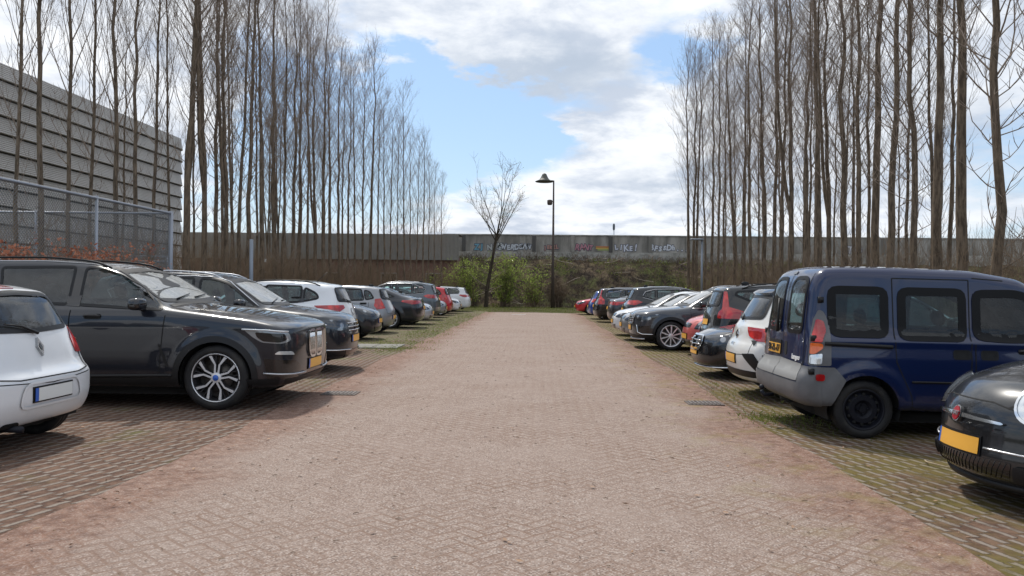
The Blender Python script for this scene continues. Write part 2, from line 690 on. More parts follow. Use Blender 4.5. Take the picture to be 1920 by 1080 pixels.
def patch(sh, poly, ax, side=1, off=.004, step=.08, skirt=.012):
    """mesh of a 2D polygon laid on the body surface"""
    bm = bmesh.new()
    P = np.asarray(poly, float)
    vs = [bm.verts.new((p[0], p[1], 0)) for p in P]
    bm.faces.new(vs)
    bmesh.ops.triangulate(bm, faces=bm.faces[:])
    lo, hi = P.min(0), P.max(0)
    for a in (0, 1):
        no = (1, 0, 0) if a == 0 else (0, 1, 0)
        k = max(1, int(math.ceil((hi[a] - lo[a]) / step)))
        for i in range(1, k):
            co = [0, 0, 0]
            co[a] = lo[a] + (hi[a] - lo[a]) * i / k
            bmesh.ops.bisect_plane(bm, geom=bm.verts[:] + bm.edges[:] + bm.faces[:], plane_co=co, plane_no=no, dist=1e-5)
    bm.verts.index_update()
    P2 = np.array([(v.co.x, v.co.y) for v in bm.verts])
    F = [[v.index for v in f.verts] for f in bm.faces]
    be = [[v.index for v in e.verts] for e in bm.edges if e.is_boundary]
    bm.free()
    Q, N = sh.proj(P2, ax, side)
    V = Q + N * off
    F = fix(V, F, N)
    if skirt:
        n = len(V)
        V = np.concatenate([V, Q - N * skirt])
        N = np.concatenate([N, N])
        F = F + [[a, c, c + n, a + n] for a, c in be]
    return V, F, N


def ring(sh, poly, d0, d1, ax, side=1, off=.006, closed=True):
    """band along a polygon outline from inset d0 to inset d1"""
    P = densify(poly, .05, True)
    A, B = inset(P, d0), inset(P, d1)
    k = len(P)
    Q, N = sh.proj(np.concatenate([A, B]), ax, side)
    V = Q + N * off
    F = [[i, (i + 1) % k, (i + 1) % k + k, i + k] for i in range(k)]
    return V, fix(V, F, N), N


def strip(sh, line, w, ax, side=1, off=.002):
    P = densify(line, .06, False)
    t = np.gradient(P, axis=0)
    t /= np.linalg.norm(t, axis=1)[:, None] + 1e-9
    n = np.stack([-t[:, 1], t[:, 0]], 1) * w / 2
    k = len(P)
    Q, N = sh.proj(np.concatenate([P + n, P - n]), ax, side)
    V = Q + N * off
    F = [[i, i + 1, i + 1 + k, i + k] for i in range(k - 1)]
    return V, fix(V, F, N), N


def bar(sh, line, r, ax, side=1, off=.01, n=6, zs=1.0):
    """raised rounded bar following the surface"""
    P = densify(line, .06, False)
    Q, N = sh.proj(P, ax, side)
    B = Buf()
    B.tube(Q + N * off, r, n)
    return B


# ---------------------------------------------------------------- wheels
WCACHE = {}


def wheel_meshes(r, w, rr, style, tyre_side=None):
    key = (r, w, rr, style)
    if key in WCACHE:
        return WCACHE[key]
    t = Buf()
    hw = w / 2
    t.lathe([(-hw * .8, rr), (-hw, rr + .02), (-hw * 1.02, (r + rr) / 2), (-hw * .88, r - .018), (-hw * .7, r), (-hw * .35, r), (-hw * .33, r - .006), (-hw * .28, r - .006), (-hw * .26, r), (hw * .26, r), (hw * .28, r - .006), (hw * .33, r - .006), (hw * .35, r),
             (hw * .7, r), (hw * .88, r - .018), (hw * 1.02, (r + rr) / 2), (hw, rr + .02), (hw * .8, rr)], 56)
    tm = t.build('tyre', M_TYRE)
    d = Buf()
    d.lathe([(hw * .1, 0.0), (hw * .1, rr * .62), (-hw * .1, rr * .62), (-hw * .1, 0)], 32)
    d.lathe([(-hw * .75, rr), (-hw * .75, rr * .3), (-hw * .75, 0)], 32)
    dm = d.build('wheel', M_DISC)
    m = Buf()
    rim_m = [M_RIM, M_RIMD]
    yo = hw * .72
    # barrel + lip
    m.lathe([(hw * .86, rr + .004), (hw * .90, rr - .004), (hw * .84, rr - .016), (hw * .3, rr - .035), (-hw * .75, rr - .03)], 56, m=1 if style in ('yspoke', 'steel') else 0)
    if style == 'yspoke':
        m.lathe([(hw * .87, rr + .004), (hw * .92, rr - .003), (hw * .86, rr - .011)], 56, m=0)

    def arm(r0, t0, r1, t1, w0, w1, th=.03, y0=0.0, y1=0.0, mi=0):
        a = np.array([r0 * math.cos(t0), r0 * math.sin(t0)])
        c = np.array([r1 * math.cos(t1), r1 * math.sin(t1)])
        dd = (c - a) / np.linalg.norm(c - a)
        nn = np.array([-dd[1], dd[0]])
        V = []
        for (p, ww, yy) in ((a, w0, y0), (c, w1, y1)):
            for q, dep, sc in ((-1, 0, .75), (1, 0, .75), (1, -th, 1.25), (-1, -th, 1.25)):
                pt = p + nn * q * ww / 2 * (sc + (.35 if style == 'yspoke' and dep else 0))
                V.append((pt[0], yo + yy + dep, pt[1]))
        m.add(V, [(0, 1, 5, 4)], None, mi)
        m.add(V, [(1, 2, 6, 5), (2, 3, 7, 6), (3, 0, 4, 7), (0, 3, 2, 1), (4, 5, 6, 7)], None, 1 if style in ('yspoke', 'ten') else mi)
        if mi == 0 and style in ('yspoke',):
            pass
    if style == 'steel':
        m.lathe([(yo * .55, rr - .03), (yo * .5, rr * .80), (yo * .95, rr * .66), (yo * .95, rr * .45), (yo * .5, rr * .30), (yo * .5, rr * .18), (yo * .8, rr * .17), (yo * .8, 0)], 40, m=1)
        for i in range(12):
            a = i * PI / 6
            m.ell((rr * .74 * math.cos(a), yo * .76, rr * .74 * math.sin(a)), (.02, .012, .02), 2, 8, 6, m=2)
        for i in range(4):
            a = i * PI / 2 + .4
            m.ell((rr * .24 * math.cos(a), yo * .62, rr * .24 * math.sin(a)), (.012, .02, .012), 2, 8, 6, m=1)
        rim_m = [M_RIM, M_STEEL, M_SEAM]
    else:
        n, dbl = {'yspoke': (5, 2), 'ten': (10, 0), 'five': (5, 0), 'dbl5': (5, 1), 'seven': (7, 0), 'six': (6, 1)}[style]
        for i in range(n):
            t = 2 * PI * i / n + PI / 2
            if dbl == 2:
                for s_ in (-1, 1):
                    arm(rr * .13, t + s_ * .55, rr * .55, t + s_ * .165, .030, .026, .03, 0, .0)
                    arm(rr * .53, t + s_ * .16, rr * .975, t + s_ * .36, .026, .046, .03, 0, .004)
                    arm(rr * .50, t + s_ * .165, rr * .97, t + s_ * .10, .012, .012, .028, -.012, -.006, 1)
            elif dbl == 1:
                for s_ in (-1, 1):
                    arm(rr * .12, t + s_ * .3, rr * .975, t + s_ * .19, .03, .035)
            else:
                arm(rr * .1, t, rr * .975, t, .05 if n < 8 else .032, .075 if n < 8 else .045)
        m.lathe([(yo - .03, rr * .24), (yo + .002, rr * .21), (yo + .006, rr * .13), (yo + .012, rr * .12), (yo + .012, 0)], 24, m=0)
    rm = m.build('rim', rim_m, smooth=False)
    for o in (tm, dm, rm):
        COL.objects.unlink(o)
    WCACHE[key] = (dm.data, tm.data, rm.data)
    return WCACHE[key]
# ---------------------------------------------------------------- car specifications (a = metres behind the front bumper)
def prof(W_, belt, H, tumble, low=.09, sh=.05):
    h = W_ / 2
    return [(0.12, h - low - .03), (.24, h - low * .75), (.36, h - low * .3), (.5, h - .012), (.68, h - .004), (belt - .2, h - .004), (belt - .09, h - .02), (belt - .02, h - sh * .8),
            (belt + .03, h - sh - .035), (belt + .12, h - sh - .05 - tumble * .08), (H + .1, h - sh - .05 - tumble * (H + .1 - belt))]


SP = {}


def spec(key, **k):
    k.setdefault('belt', 1.0)
    k.setdefault('r', .32)
    k.setdefault('Ra', k['r'] + .05)
    k.setdefault('tumble', .38)
    k['prof'] = prof(k['W'], k['belt'], k['H'], k['tumble'], k.get('low', .09), k.get('sh', .05))
    SP[key] = k


spec('twingo', L=3.60, W=1.66, H=1.47, wf=.66, wr=3.03, r=.29, belt=.98, tumble=.22, bowr=.12, bowf=.3, bp=3.6, tr=.05, k=.11,
     out=[(.06, .22), (0, .35), (0, .55), (.06, .70), (.25, .82), (.60, .92), (.80, .97), (1.45, 1.38), (1.75, 1.45), (2.3, 1.47), (2.95, 1.44), (3.20, 1.39), (3.26, 1.34), (3.40, 1.06), (3.47, .88), (3.53, .70), (3.60, .64), (3.60, .42), (3.56, .30), (3.50, .23)],
     ws=(.84, .99, 1.42, 1.36), rw=(1.02, 1.35, .57, .47),
     win=[[(1.25, .99), (2.3, 1.0), (2.3, 1.36), (1.75, 1.37)], [(2.37, 1.0), (3.1, 1.06), (2.95, 1.32), (2.37, 1.36)]],
     head=('F', [(.45, .62), (.80, .66), (.85, .80), (.62, .80)]), tail=('R', [(.56, .80), (.74, .79), (.84, .88), (.80, 1.03), (.67, 1.04), (.59, .94)]), plate_f=.45, plate_r=.50)
spec('x5', L=4.92, W=2.0, H=1.745, wf=.87, wr=3.84, r=.375, Ra=.425, belt=1.16, tumble=.34, sh=.06, bowf=.19, bp=4.5, tf=.06, low=.08, flare=.03, k=.085,
     out=[(.13, .25), (.03, .33), (0, .45), (0, .70), (.008, .92), (.03, .975), (.13, 1.02), (.42, 1.085), (.90, 1.15), (1.30, 1.195), (1.46, 1.22), (2.10, 1.61), (2.45, 1.71), (3.0, 1.745), (3.7, 1.74), (4.2, 1.69), (4.52, 1.62), (4.72, 1.25), (4.80, 1.08), (4.90, .98), (4.92, .6), (4.86, .36), (4.78, .26)],
     ws=(1.52, 1.24, 2.12, 1.62), rw=(1.22, 1.58, .68, .56), rail=(2.25, 4.25), clad=True,
     win=[[(1.50, 1.15), (2.50, 1.20), (2.50, 1.645), (2.30, 1.645), (2.08, 1.58), (1.80, 1.42)], [(2.62, 1.205), (3.42, 1.23), (3.50, 1.635), (2.62, 1.65)], [(3.47, 1.24), (4.12, 1.34), (4.22, 1.42), (3.95, 1.60), (3.55, 1.635)]],
     doors=[(1.50, 2.56), (2.56, 3.60)], handle=[(2.30, 1.075), (3.38, 1.09)], mirror=(1.72, 1.20, 1.12),
     head=('S', [(.56, .94), (.30, .93), (.08, .90), (.06, .80), (.12, .77), (.34, .785), (.44, .84)]), tail=('R', [(.55, 1.0), (.95, .98), (1.2, 1.06), (.9, 1.12), (.55, 1.10)]), plate_f=.485, plate_r=.95)
spec('tiguan', L=4.50, W=1.84, H=1.675, wf=.87, wr=3.55, r=.345, Ra=.40, belt=1.08, tumble=.32, clad=True, bowf=.32,
     out=[(.10, .22), (.0, .35), (0, .66), (.03, .84), (.13, .96), (.5, 1.03), (1.0, 1.09), (1.22, 1.12), (1.95, 1.54), (2.3, 1.64), (2.9, 1.675), (3.6, 1.66), (4.0, 1.61), (4.22, 1.56), (4.38, 1.2), (4.42, 1.0), (4.48, .88), (4.5, .55), (4.44, .33), (4.36, .25)],
     ws=(1.28, 1.13, 1.98, 1.53), rw=(1.14, 1.52, .62, .52), rail=(2.1, 4.0), chrome=True,
     win=[[(1.42, 1.08), (2.42, 1.11), (2.42, 1.56), (2.2, 1.56), (1.95, 1.48)], [(2.52, 1.11), (3.35, 1.14), (3.35, 1.56), (2.52, 1.57)], [(3.41, 1.15), (3.85, 1.2), (3.95, 1.32), (3.78, 1.53), (3.41, 1.56)]],
     doors=[(1.42, 2.47), (2.47, 3.45)], handle=[(2.25, 1.0), (3.2, 1.02)], mirror=(1.66, 1.13, 1.0),
     head=('F', [(.38, .76), (.62, .70), (1.0, .80), (1.12, .90), (.8, .89), (.38, .86)]), tail=('R', [(.42, .98), (.9, .95), (1.15, 1.05), (.95, 1.12), (.42, 1.09)]), plate_f=.56, plate_r=.93)
spec('captur', L=4.12, W=1.78, H=1.566, wf=.85, wr=3.46, r=.33, Ra=.38, belt=1.03, tumble=.34, clad=True, bowr=.28,
     out=[(.06, .22), (0, .35), (0, .62), (.08, .82), (.3, .93), (.7, 1.0), (1.0, 1.04), (1.85, 1.48), (2.2, 1.55), (2.6, 1.566), (3.3, 1.54), (3.78, 1.47), (3.92, 1.23), (3.99, 1.06), (4.04, .92), (4.09, .74), (4.12, .62), (4.10, .34), (4.02, .24)],
     ws=(1.06, 1.05, 1.88, 1.46), rw=(1.10, 1.40, .56, .45), rail=(1.95, 3.5),
     win=[[(1.35, 1.04), (2.3, 1.06), (2.3, 1.46), (2.1, 1.47), (1.8, 1.38)], [(2.38, 1.06), (3.15, 1.10), (3.15, 1.44), (2.38, 1.46)], [(3.2, 1.11), (3.52, 1.18), (3.45, 1.30), (3.2, 1.42)]],
     doors=[(1.35, 2.34), (2.34, 3.2)], handle=[(2.1, .95), (3.05, 1.2)], mirror=(1.5, 1.08, .95),
     head=('F', [(.45, .66), (.9, .68), (1.05, .82), (.55, .8)]), tail=('R', [(.42, .98), (.72, .88), (1.02, .93), (1.18, 1.03), (.8, 1.04), (.45, 1.04)]), plate_f=.5, plate_r=.66)
spec('aygo', L=3.46, W=1.62, H=1.46, wf=.70, wr=3.04, r=.285, belt=.98, tumble=.30, bowf=.3,
     out=[(.06, .2), (0, .32), (0, .58), (.05, .72), (.2, .83), (.55, .93), (.85, .98), (1.5, 1.38), (1.8, 1.44), (2.3, 1.46), (2.9, 1.42), (3.12, 1.37), (3.32, 1.0), (3.42, .8), (3.46, .5), (3.42, .3), (3.35, .22)],
     ws=(.9, 1.0, 1.5, 1.36), rw=(1.02, 1.34, .54, .44),
     win=[[(1.2, .98), (2.1, 1.0), (2.1, 1.36), (1.8, 1.37)], [(2.18, 1.0), (2.85, 1.06), (2.8, 1.33), (2.18, 1.36)]],
     head=('F', [(.40, .66), (.72, .66), (1.02, .88), (.95, .93), (.6, .84)]), tail=('R', [(.62, .75), (.78, .72), (.82, 1.0), (.68, 1.0)]), plate_f=.52, plate_r=.75)
spec('picanto', L=3.62, W=1.62, H=1.49, wf=.70, wr=3.05, r=.29, belt=.98, tumble=.28, bowr=.24,
     out=[(.06, .2), (0, .32), (0, .58), (.05, .72), (.2, .83), (.55, .95), (.80, 1.0), (1.45, 1.40), (1.8, 1.47), (2.3, 1.49), (2.9, 1.46), (3.28, 1.40), (3.42, 1.08), (3.50, .90), (3.60, .70), (3.62, .5), (3.58, .3), (3.5, .22)],
     ws=(.86, 1.01, 1.48, 1.38), rw=(1.04, 1.36, .56, .46),
     win=[[(1.15, .99), (2.05, 1.0), (2.05, 1.38), (1.75, 1.39)], [(2.13, 1.0), (2.8, 1.02), (2.7, 1.36), (2.13, 1.38)], [(2.84, 1.03), (3.1, 1.08), (2.95, 1.30), (2.78, 1.34)]],
     doors=[(1.15, 2.09), (2.09, 2.95)], handle=[(1.95, .92), (2.8, .93)],
     head=('F', [(.45, .66), (.8, .66), (1.0, .82), (.6, .8)]), tail=('R', [(.64, .78), (.90, .74), (.98, .86), (.92, 1.06), (.72, 1.08)]), plate_f=.5, plate_r=.5)
spec('liftback', L=4.87, W=1.85, H=1.47, wf=.95, wr=3.80, r=.34, belt=.98, tumble=.40, bowr=.25,
     out=[(.08, .2), (0, .32), (0, .55), (.08, .7), (.3, .8), (.9, .92), (1.25, .97), (2.05, 1.36), (2.5, 1.45), (3.0, 1.47), (3.6, 1.40), (4.25, 1.16), (4.55, 1.08), (4.78, 1.06), (4.80, .95), (4.87, .72), (4.86, .4), (4.78, .25)],
     ws=(1.32, .99, 2.05, 1.35), rw=(1.14, 1.34, .52, .48),
     win=[[(1.5, .98), (2.6, 1.0), (2.6, 1.37), (2.4, 1.37), (2.1, 1.3)], [(2.68, 1.0), (3.4, 1.02), (3.4, 1.34), (2.68, 1.37)], [(3.46, 1.03), (3.95, 1.1), (3.46, 1.30)]],
     head=('F', [(.45, .6), (.9, .6), (1.05, .72), (.6, .71)]), tail=('R', [(.35, .88), (.85, .84), (1.2, .93), (1.15, .98), (.4, .97)]), plate_f=.45, plate_r=.72)
spec('hatch', L=4.26, W=1.79, H=1.46, wf=.87, wr=3.50, r=.32, belt=.97, tumble=.38, bowf=.34,
     out=[(.08, .2), (0, .3), (0, .55), (.05, .68), (.22, .79), (.8, .91), (1.1, .96), (1.9, 1.36), (2.3, 1.45), (2.8, 1.46), (3.5, 1.42), (3.88, 1.35), (4.06, 1.05), (4.12, .92), (4.2, .8), (4.26, .62), (4.24, .35), (4.16, .24)],
     ws=(1.16, .98, 1.9, 1.34), rw=(1.03, 1.31, .56, .46),
     win=[[(1.38, .97), (2.35, .99), (2.35, 1.36), (2.1, 1.36), (1.85, 1.28)], [(2.43, .99), (3.2, 1.02), (3.2, 1.34), (2.43, 1.36)], [(3.26, 1.03), (3.6, 1.1), (3.5, 1.28), (3.26, 1.33)]],
     mirror=(1.6, 1.02, .92), doors=[(1.38, 2.39), (2.39, 3.25)],
     head=('F', [(.42, .60), (.72, .57), (1.08, .72), (1.05, .78), (.6, .70)]), tail=('R', [(.5, .84), (.9, .80), (1.12, .93), (1.0, .99), (.5, .98)]), plate_f=.46, plate_r=.62)
spec('wagon', L=4.78, W=1.84, H=1.50, wf=.93, wr=3.68, r=.33, belt=1.0, tumble=.34, bowr=.2,
     out=[(.08, .2), (0, .32), (0, .58), (.08, .72), (.3, .84), (.9, .95), (1.25, .99), (2.05, 1.38), (2.5, 1.48), (3.1, 1.50), (3.9, 1.47), (4.42, 1.42), (4.60, 1.06), (4.68, .9), (4.76, .75), (4.78, .5), (4.74, .32), (4.66, .24)],
     ws=(1.32, 1.01, 2.05, 1.36), rw=(1.06, 1.38, .60, .50), rail=(2.2, 4.1), chrome=True,
     win=[[(1.5, 1.0), (2.55, 1.02), (2.55, 1.40), (2.35, 1.40), (2.08, 1.32)], [(2.63, 1.02), (3.4, 1.04), (3.4, 1.40), (2.63, 1.41)], [(3.46, 1.05), (4.1, 1.08), (4.15, 1.2), (4.0, 1.36), (3.46, 1.40)]],
     head=('F', [(.45, .62), (.9, .62), (1.05, .76), (.6, .75)]), tail=('R', [(.3, .90), (.9, .86), (1.15, .96), (1.1, 1.02), (.4, 1.0)]), plate_f=.45, plate_r=.72)
spec('volvowagon', L=4.82, W=1.86, H=1.55, wf=.93, wr=3.75, r=.33, belt=1.02, tumble=.30, bowr=.2,
     out=[(.08, .2), (0, .32), (0, .58), (.08, .74), (.3, .86), (.9, .97), (1.25, 1.01), (2.05, 1.42), (2.5, 1.52), (3.1, 1.545), (3.9, 1.53), (4.50, 1.48), (4.62, 1.15), (4.70, .95), (4.80, .78), (4.82, .5), (4.78, .32), (4.7, .24)],
     ws=(1.32, 1.03, 2.05, 1.40), rw=(1.06, 1.42, .56, .50), rail=(2.2, 4.3), chrome=True,
     win=[[(1.5, 1.02), (2.55, 1.04), (2.55, 1.44), (2.35, 1.44), (2.08, 1.36)], [(2.63, 1.04), (3.4, 1.06), (3.4, 1.44), (2.63, 1.45)], [(3.46, 1.07), (4.28, 1.09), (4.3, 1.25), (4.2, 1.42), (3.46, 1.44)]],
     head=('F', [(.45, .62), (.9, .62), (1.05, .76), (.6, .75)]), tail=('R', [(.62, 1.44), (.70, 1.44), (.76, 1.15), (.98, .98), (.98, .80), (.72, .80), (.66, 1.0)]), plate_f=.45, plate_r=.72)
spec('suv', L=4.45, W=1.84, H=1.62, wf=.92, wr=3.60, r=.355, Ra=.405, belt=1.06, tumble=.34, bowf=.34, clad=True,
     out=[(.10, .22), (.01, .34), (0, .62), (.02, .82), (.12, .93), (.5, 1.01), (1.0, 1.06), (1.2, 1.09), (2.0, 1.50), (2.35, 1.60), (2.9, 1.62), (3.5, 1.60), (4.05, 1.53), (4.22, 1.2), (4.30, 1.02), (4.40, .92), (4.45, .6), (4.40, .35), (4.32, .26)],
     ws=(1.26, 1.10, 2.02, 1.49), rw=(1.12, 1.46, .58, .50), rail=(2.1, 3.8), chrome=True,
     win=[[(1.42, 1.06), (2.45, 1.08), (2.45, 1.50), (2.25, 1.51), (1.95, 1.43)], [(2.53, 1.08), (3.3, 1.11), (3.3, 1.48), (2.53, 1.50)], [(3.36, 1.12), (3.8, 1.22), (3.7, 1.38), (3.36, 1.47)]],
     doors=[(1.42, 2.49), (2.49, 3.4)], handle=[(2.2, .98), (3.2, 1.0)], mirror=(1.64, 1.12, .98),
     head=('F', [(.48, .74), (.78, .68), (1.15, .82), (1.18, .88), (.8, .86), (.5, .84)]), tail=('R', [(.42, .98), (.9, .92), (1.15, 1.03), (.95, 1.1), (.42, 1.06)]), plate_f=.52, plate_r=.75)
spec('xc40', L=4.43, W=1.86, H=1.64, wf=.90, wr=3.60, r=.36, Ra=.41, belt=1.12, tumble=.30, bowr=.20, clad=True,
     out=[(.10, .22), (.01, .34), (0, .62), (.02, .85), (.12, .96), (.5, 1.04), (1.0, 1.09), (1.2, 1.12), (1.95, 1.53), (2.3, 1.62), (2.9, 1.64), (3.5, 1.62), (4.10, 1.56), (4.16, 1.50), (4.28, 1.18), (4.34, 1.02), (4.38, .78), (4.43, .68), (4.42, .4), (4.34, .26)],
     ws=(1.26, 1.13, 1.98, 1.52), rw=(1.16, 1.46, .56, .48), rail=(2.1, 3.8),
     win=[[(1.42, 1.10), (2.45, 1.12), (2.45, 1.54), (2.2, 1.55), (1.95, 1.47)], [(2.53, 1.12), (3.3, 1.15), (3.3, 1.52), (2.53, 1.54)], [(3.36, 1.16), (3.95, 1.40), (3.9, 1.47), (3.36, 1.51)]],
     doors=[(1.42, 2.49), (2.49, 3.4)], mirror=(1.6, 1.15, 1.02),
     head=('F', [(.48, .74), (.78, .70), (1.0, .80), (1.0, .9), (.5, .88)]), tail=('R', [(.66, 1.46), (.75, 1.46), (.86, 1.16), (1.22, 1.06), (1.24, .94), (.66, .94), (.66, 1.06), (.74, 1.12)]), plate_f=.52, plate_r=.85)
spec('troc', L=4.23, W=1.82, H=1.57, wf=.84, wr=3.43, r=.335, Ra=.39, belt=1.04, tumble=.36, bowr=.26, clad=True,
     out=[(.10, .22), (.01, .34), (0, .62), (.02, .78), (.12, .89), (.5, .98), (1.0, 1.04), (1.15, 1.06), (1.9, 1.46), (2.25, 1.55), (2.8, 1.57), (3.4, 1.54), (3.80, 1.46), (3.98, 1.17), (4.06, 1.02), (4.10, .98), (4.13, .80), (4.20, .72), (4.23, .58), (4.20, .36), (4.12, .24)],
     ws=(1.2, 1.07, 1.92, 1.45), rw=(1.08, 1.40, .60, .50), rail=(2.0, 3.5),
     win=[[(1.4, 1.04), (2.35, 1.06), (2.35, 1.46), (2.15, 1.47), (1.85, 1.38)], [(2.43, 1.06), (3.15, 1.09), (3.15, 1.43), (2.43, 1.46)], [(3.2, 1.10), (3.55, 1.18), (3.5, 1.30), (3.2, 1.41)]],
     doors=[(1.4, 2.39), (2.39, 3.2)], mirror=(1.58, 1.10, .95),
     head=('F', [(.48, .66), (.8, .66), (1.0, .78), (.5, .76)]), tail=('R', [(.40, .98), (.50, .86), (.70, .80), (1.05, .80), (1.12, .96), (.8, .97)]), plate_f=.5, plate_r=.54)
spec('merc', L=4.69, W=1.81, H=1.44, wf=.80, wr=3.64, r=.33, belt=.97, tumble=.40, bowf=.40,
     out=[(.14, .16), (.02, .24), (0, .36), (.02, .60), (.08, .70), (.3, .80), (.9, .91), (1.25, .96), (2.0, 1.34), (2.4, 1.43), (2.9, 1.44), (3.5, 1.37), (4.05, 1.12), (4.45, 1.05), (4.62, 1.02), (4.66, .9), (4.69, .6), (4.65, .35), (4.58, .24)],
     ws=(1.32, .98, 2.0, 1.32), rw=(1.10, 1.32, .52, .46),
     win=[[(1.5, .97), (2.5, .99), (2.5, 1.35), (2.3, 1.35), (2.05, 1.28)], [(2.58, .99), (3.3, 1.01), (3.3, 1.31), (2.58, 1.35)]],
     head=('F', [(.46, .60), (.70, .54), (1.12, .68), (1.15, .75), (.75, .73), (.5, .70)]), tail=('R', [(.4, .85), (.9, .82), (1.1, .92), (.45, .95)]), plate_f=.44, plate_r=.6)
spec('swift', L=3.85, W=1.69, H=1.50, wf=.82, wr=3.25, r=.30, belt=.98, tumble=.28, bowf=.42,
     out=[(.08, .2), (0, .3), (0, .55), (.04, .70), (.15, .82), (.5, .94), (.85, .99), (1.5, 1.40), (1.8, 1.47), (2.3, 1.50), (3.0, 1.46), (3.5, 1.38), (3.66, 1.05), (3.76, .85), (3.85, .6), (3.82, .35), (3.75, .24)],
     ws=(.92, 1.0, 1.5, 1.38), rw=(1.05, 1.35, .55, .45),
     win=[[(1.15, .98), (2.1, 1.0), (2.1, 1.38), (1.7, 1.39)], [(2.18, 1.0), (2.95, 1.04), (2.9, 1.34), (2.18, 1.38)]],
     head=('F', [(.52, .62), (.78, .60), (.95, .85), (.80, .88), (.6, .75)]), tail=('R', [(.6, .78), (.9, .78), (.9, 1.0), (.7, 1.0)]), plate_f=.44, plate_r=.6)
spec('kangoo', L=4.0, W=1.66, H=1.80, wf=.72, wr=3.32, r=.30, Ra=.37, belt=1.03, tumble=.09, low=.07, sh=.015, bowr=.05, bowf=.3, tr=.02, k=.10, crown=.05, bp=4,
     out=[(.06, .24), (0, .35), (0, .6), (.08, .76), (.3, .90), (.75, 1.04), (.9, 1.08), (1.40, 1.55), (1.7, 1.71), (2.2, 1.785), (3.0, 1.80), (3.55, 1.79), (3.74, 1.77), (3.84, 1.60), (3.89, 1.2), (3.91, .80), (3.92, .70), (3.96, .66), (4.0, .60), (4.0, .42), (3.94, .345), (3.6, .30)],
     ws=(.98, 1.10, 1.42, 1.52), rw=None,
     win=[[(1.15, 1.05), (1.9, 1.03), (2.22, 1.05), (2.22, 1.55), (1.75, 1.56), (1.5, 1.45)], [(2.30, 1.03), (2.98, 1.03), (2.98, 1.56), (2.30, 1.56)], [(3.09, 1.05), (3.67, 1.05), (3.67, 1.56), (3.09, 1.56)]],
     head=('F', [(.5, .62), (.85, .66), (.9, .85), (.6, .82)]), tail=('R', [(.78, .76), (.90, .76), (.90, 1.10), (.86, 1.24), (.78, 1.24)]), plate_f=.45, plate_r=.98)
spec('fiat', L=3.55, W=1.63, H=1.49, wf=.74, wr=3.04, r=.29, belt=.98, tumble=.30, bowf=.42, bp=2.2, k=.16, crown=.08,
     out=[(.14, .17), (.03, .24), (.0, .33), (.02, .46), (.03, .60), (.08, .73), (.20, .85), (.5, .96), (.8, 1.02), (.95, 1.05), (1.35, 1.36), (1.65, 1.46), (2.0, 1.49), (2.6, 1.44), (3.05, 1.28), (3.35, 1.0), (3.5, .75), (3.55, .5), (3.5, .3), (3.4, .22)],
     ws=(.98, 1.06, 1.36, 1.37), rw=(1.06, 1.3, .5, .42),
     win=[[(1.2, .99), (2.25, 1.0), (2.25, 1.36), (1.7, 1.38), (1.45, 1.28)], [(2.32, 1.0), (2.9, 1.05), (2.75, 1.28), (2.32, 1.35)]],
     doors=[(1.15, 2.28)], mirror=(1.4, 1.04, .88), handle=[(2.05, .88)],
     head=None, tail=('R', [(.6, .75), (.8, .75), (.8, .95), (.6, .95)]), plate_f=.43, plate_r=.5)


# ---------------------------------------------------------------- building one car
def cut_shell(sh, V, F):
    """open wheel arches and window holes in the shell"""
    sp = sh.sp
    h = sh.L / 2
    V = V.copy()
    C = V[F].mean(1)
    keep = np.ones(len(F), bool)
    for wa in (sp['wf'], sp['wr']):
        cx, cz = h - wa, sp['r']
        r = np.hypot(C[:, 0] - cx, C[:, 2] - cz)
        keep &= ~((r < sp['Ra']) & (np.abs(C[:, 1]) > sh.Wh - .36))
    Nf = np.cross(V[F[:, 1]] - V[F[:, 0]], V[F[:, 2]] - V[F[:, 0]])
    Nf /= np.linalg.norm(Nf, axis=1)[:, None] + 1e-9
    for w in sp['win']:
        P = inset(rpoly(w, .06), .022)
        keep &= ~(pip(P, h - C[:, 0], C[:, 2]) & (np.abs(Nf[:, 1]) > .4))
    P = inset(ws_poly(sh), .03)
    keep &= ~(pip(P, C[:, 1], C[:, 2]) & (Nf[:, 0] > .12) & (C[:, 0] > -.2))
    for P in rw_polys(sh):
        keep &= ~(pip(inset(P, .022), C[:, 1], C[:, 2]) & (Nf[:, 0] < -.25) & (C[:, 0] < 0))
    return F[keep]


def ws_poly(sh):
    a0, z0, a1, z1 = sh.sp['ws']
    w = lambda z: float(np.interp(z, sh.pz, sh.pw))
    b0, b1 = w(z0 + .1) - .075, w(z1) - .09
    return rpoly([(-b0, z0 + .015), (0, z0 - .005), (b0, z0 + .015), (b1, z1 - .02), (0, z1 + .02), (-b1, z1 - .02)], .06)


def rw_polys(sh):
    sp = sh.sp
    if sp['rw'] is None:   # twin barn door panes
        return [rpoly([(s * .10, 1.06), (s * .56, 1.06), (s * .53, 1.60), (s * .43, 1.66), (s * .10, 1.66)], .10) for s in (-1, 1)]
    z0, z1, b0, b1 = sp['rw']
    return [rpoly([(-b0, z0 + .02), (0, z0), (b0, z0 + .02), (b1, z1), (0, z1 + .02), (-b1, z1)], .07)]


CACHE = {}


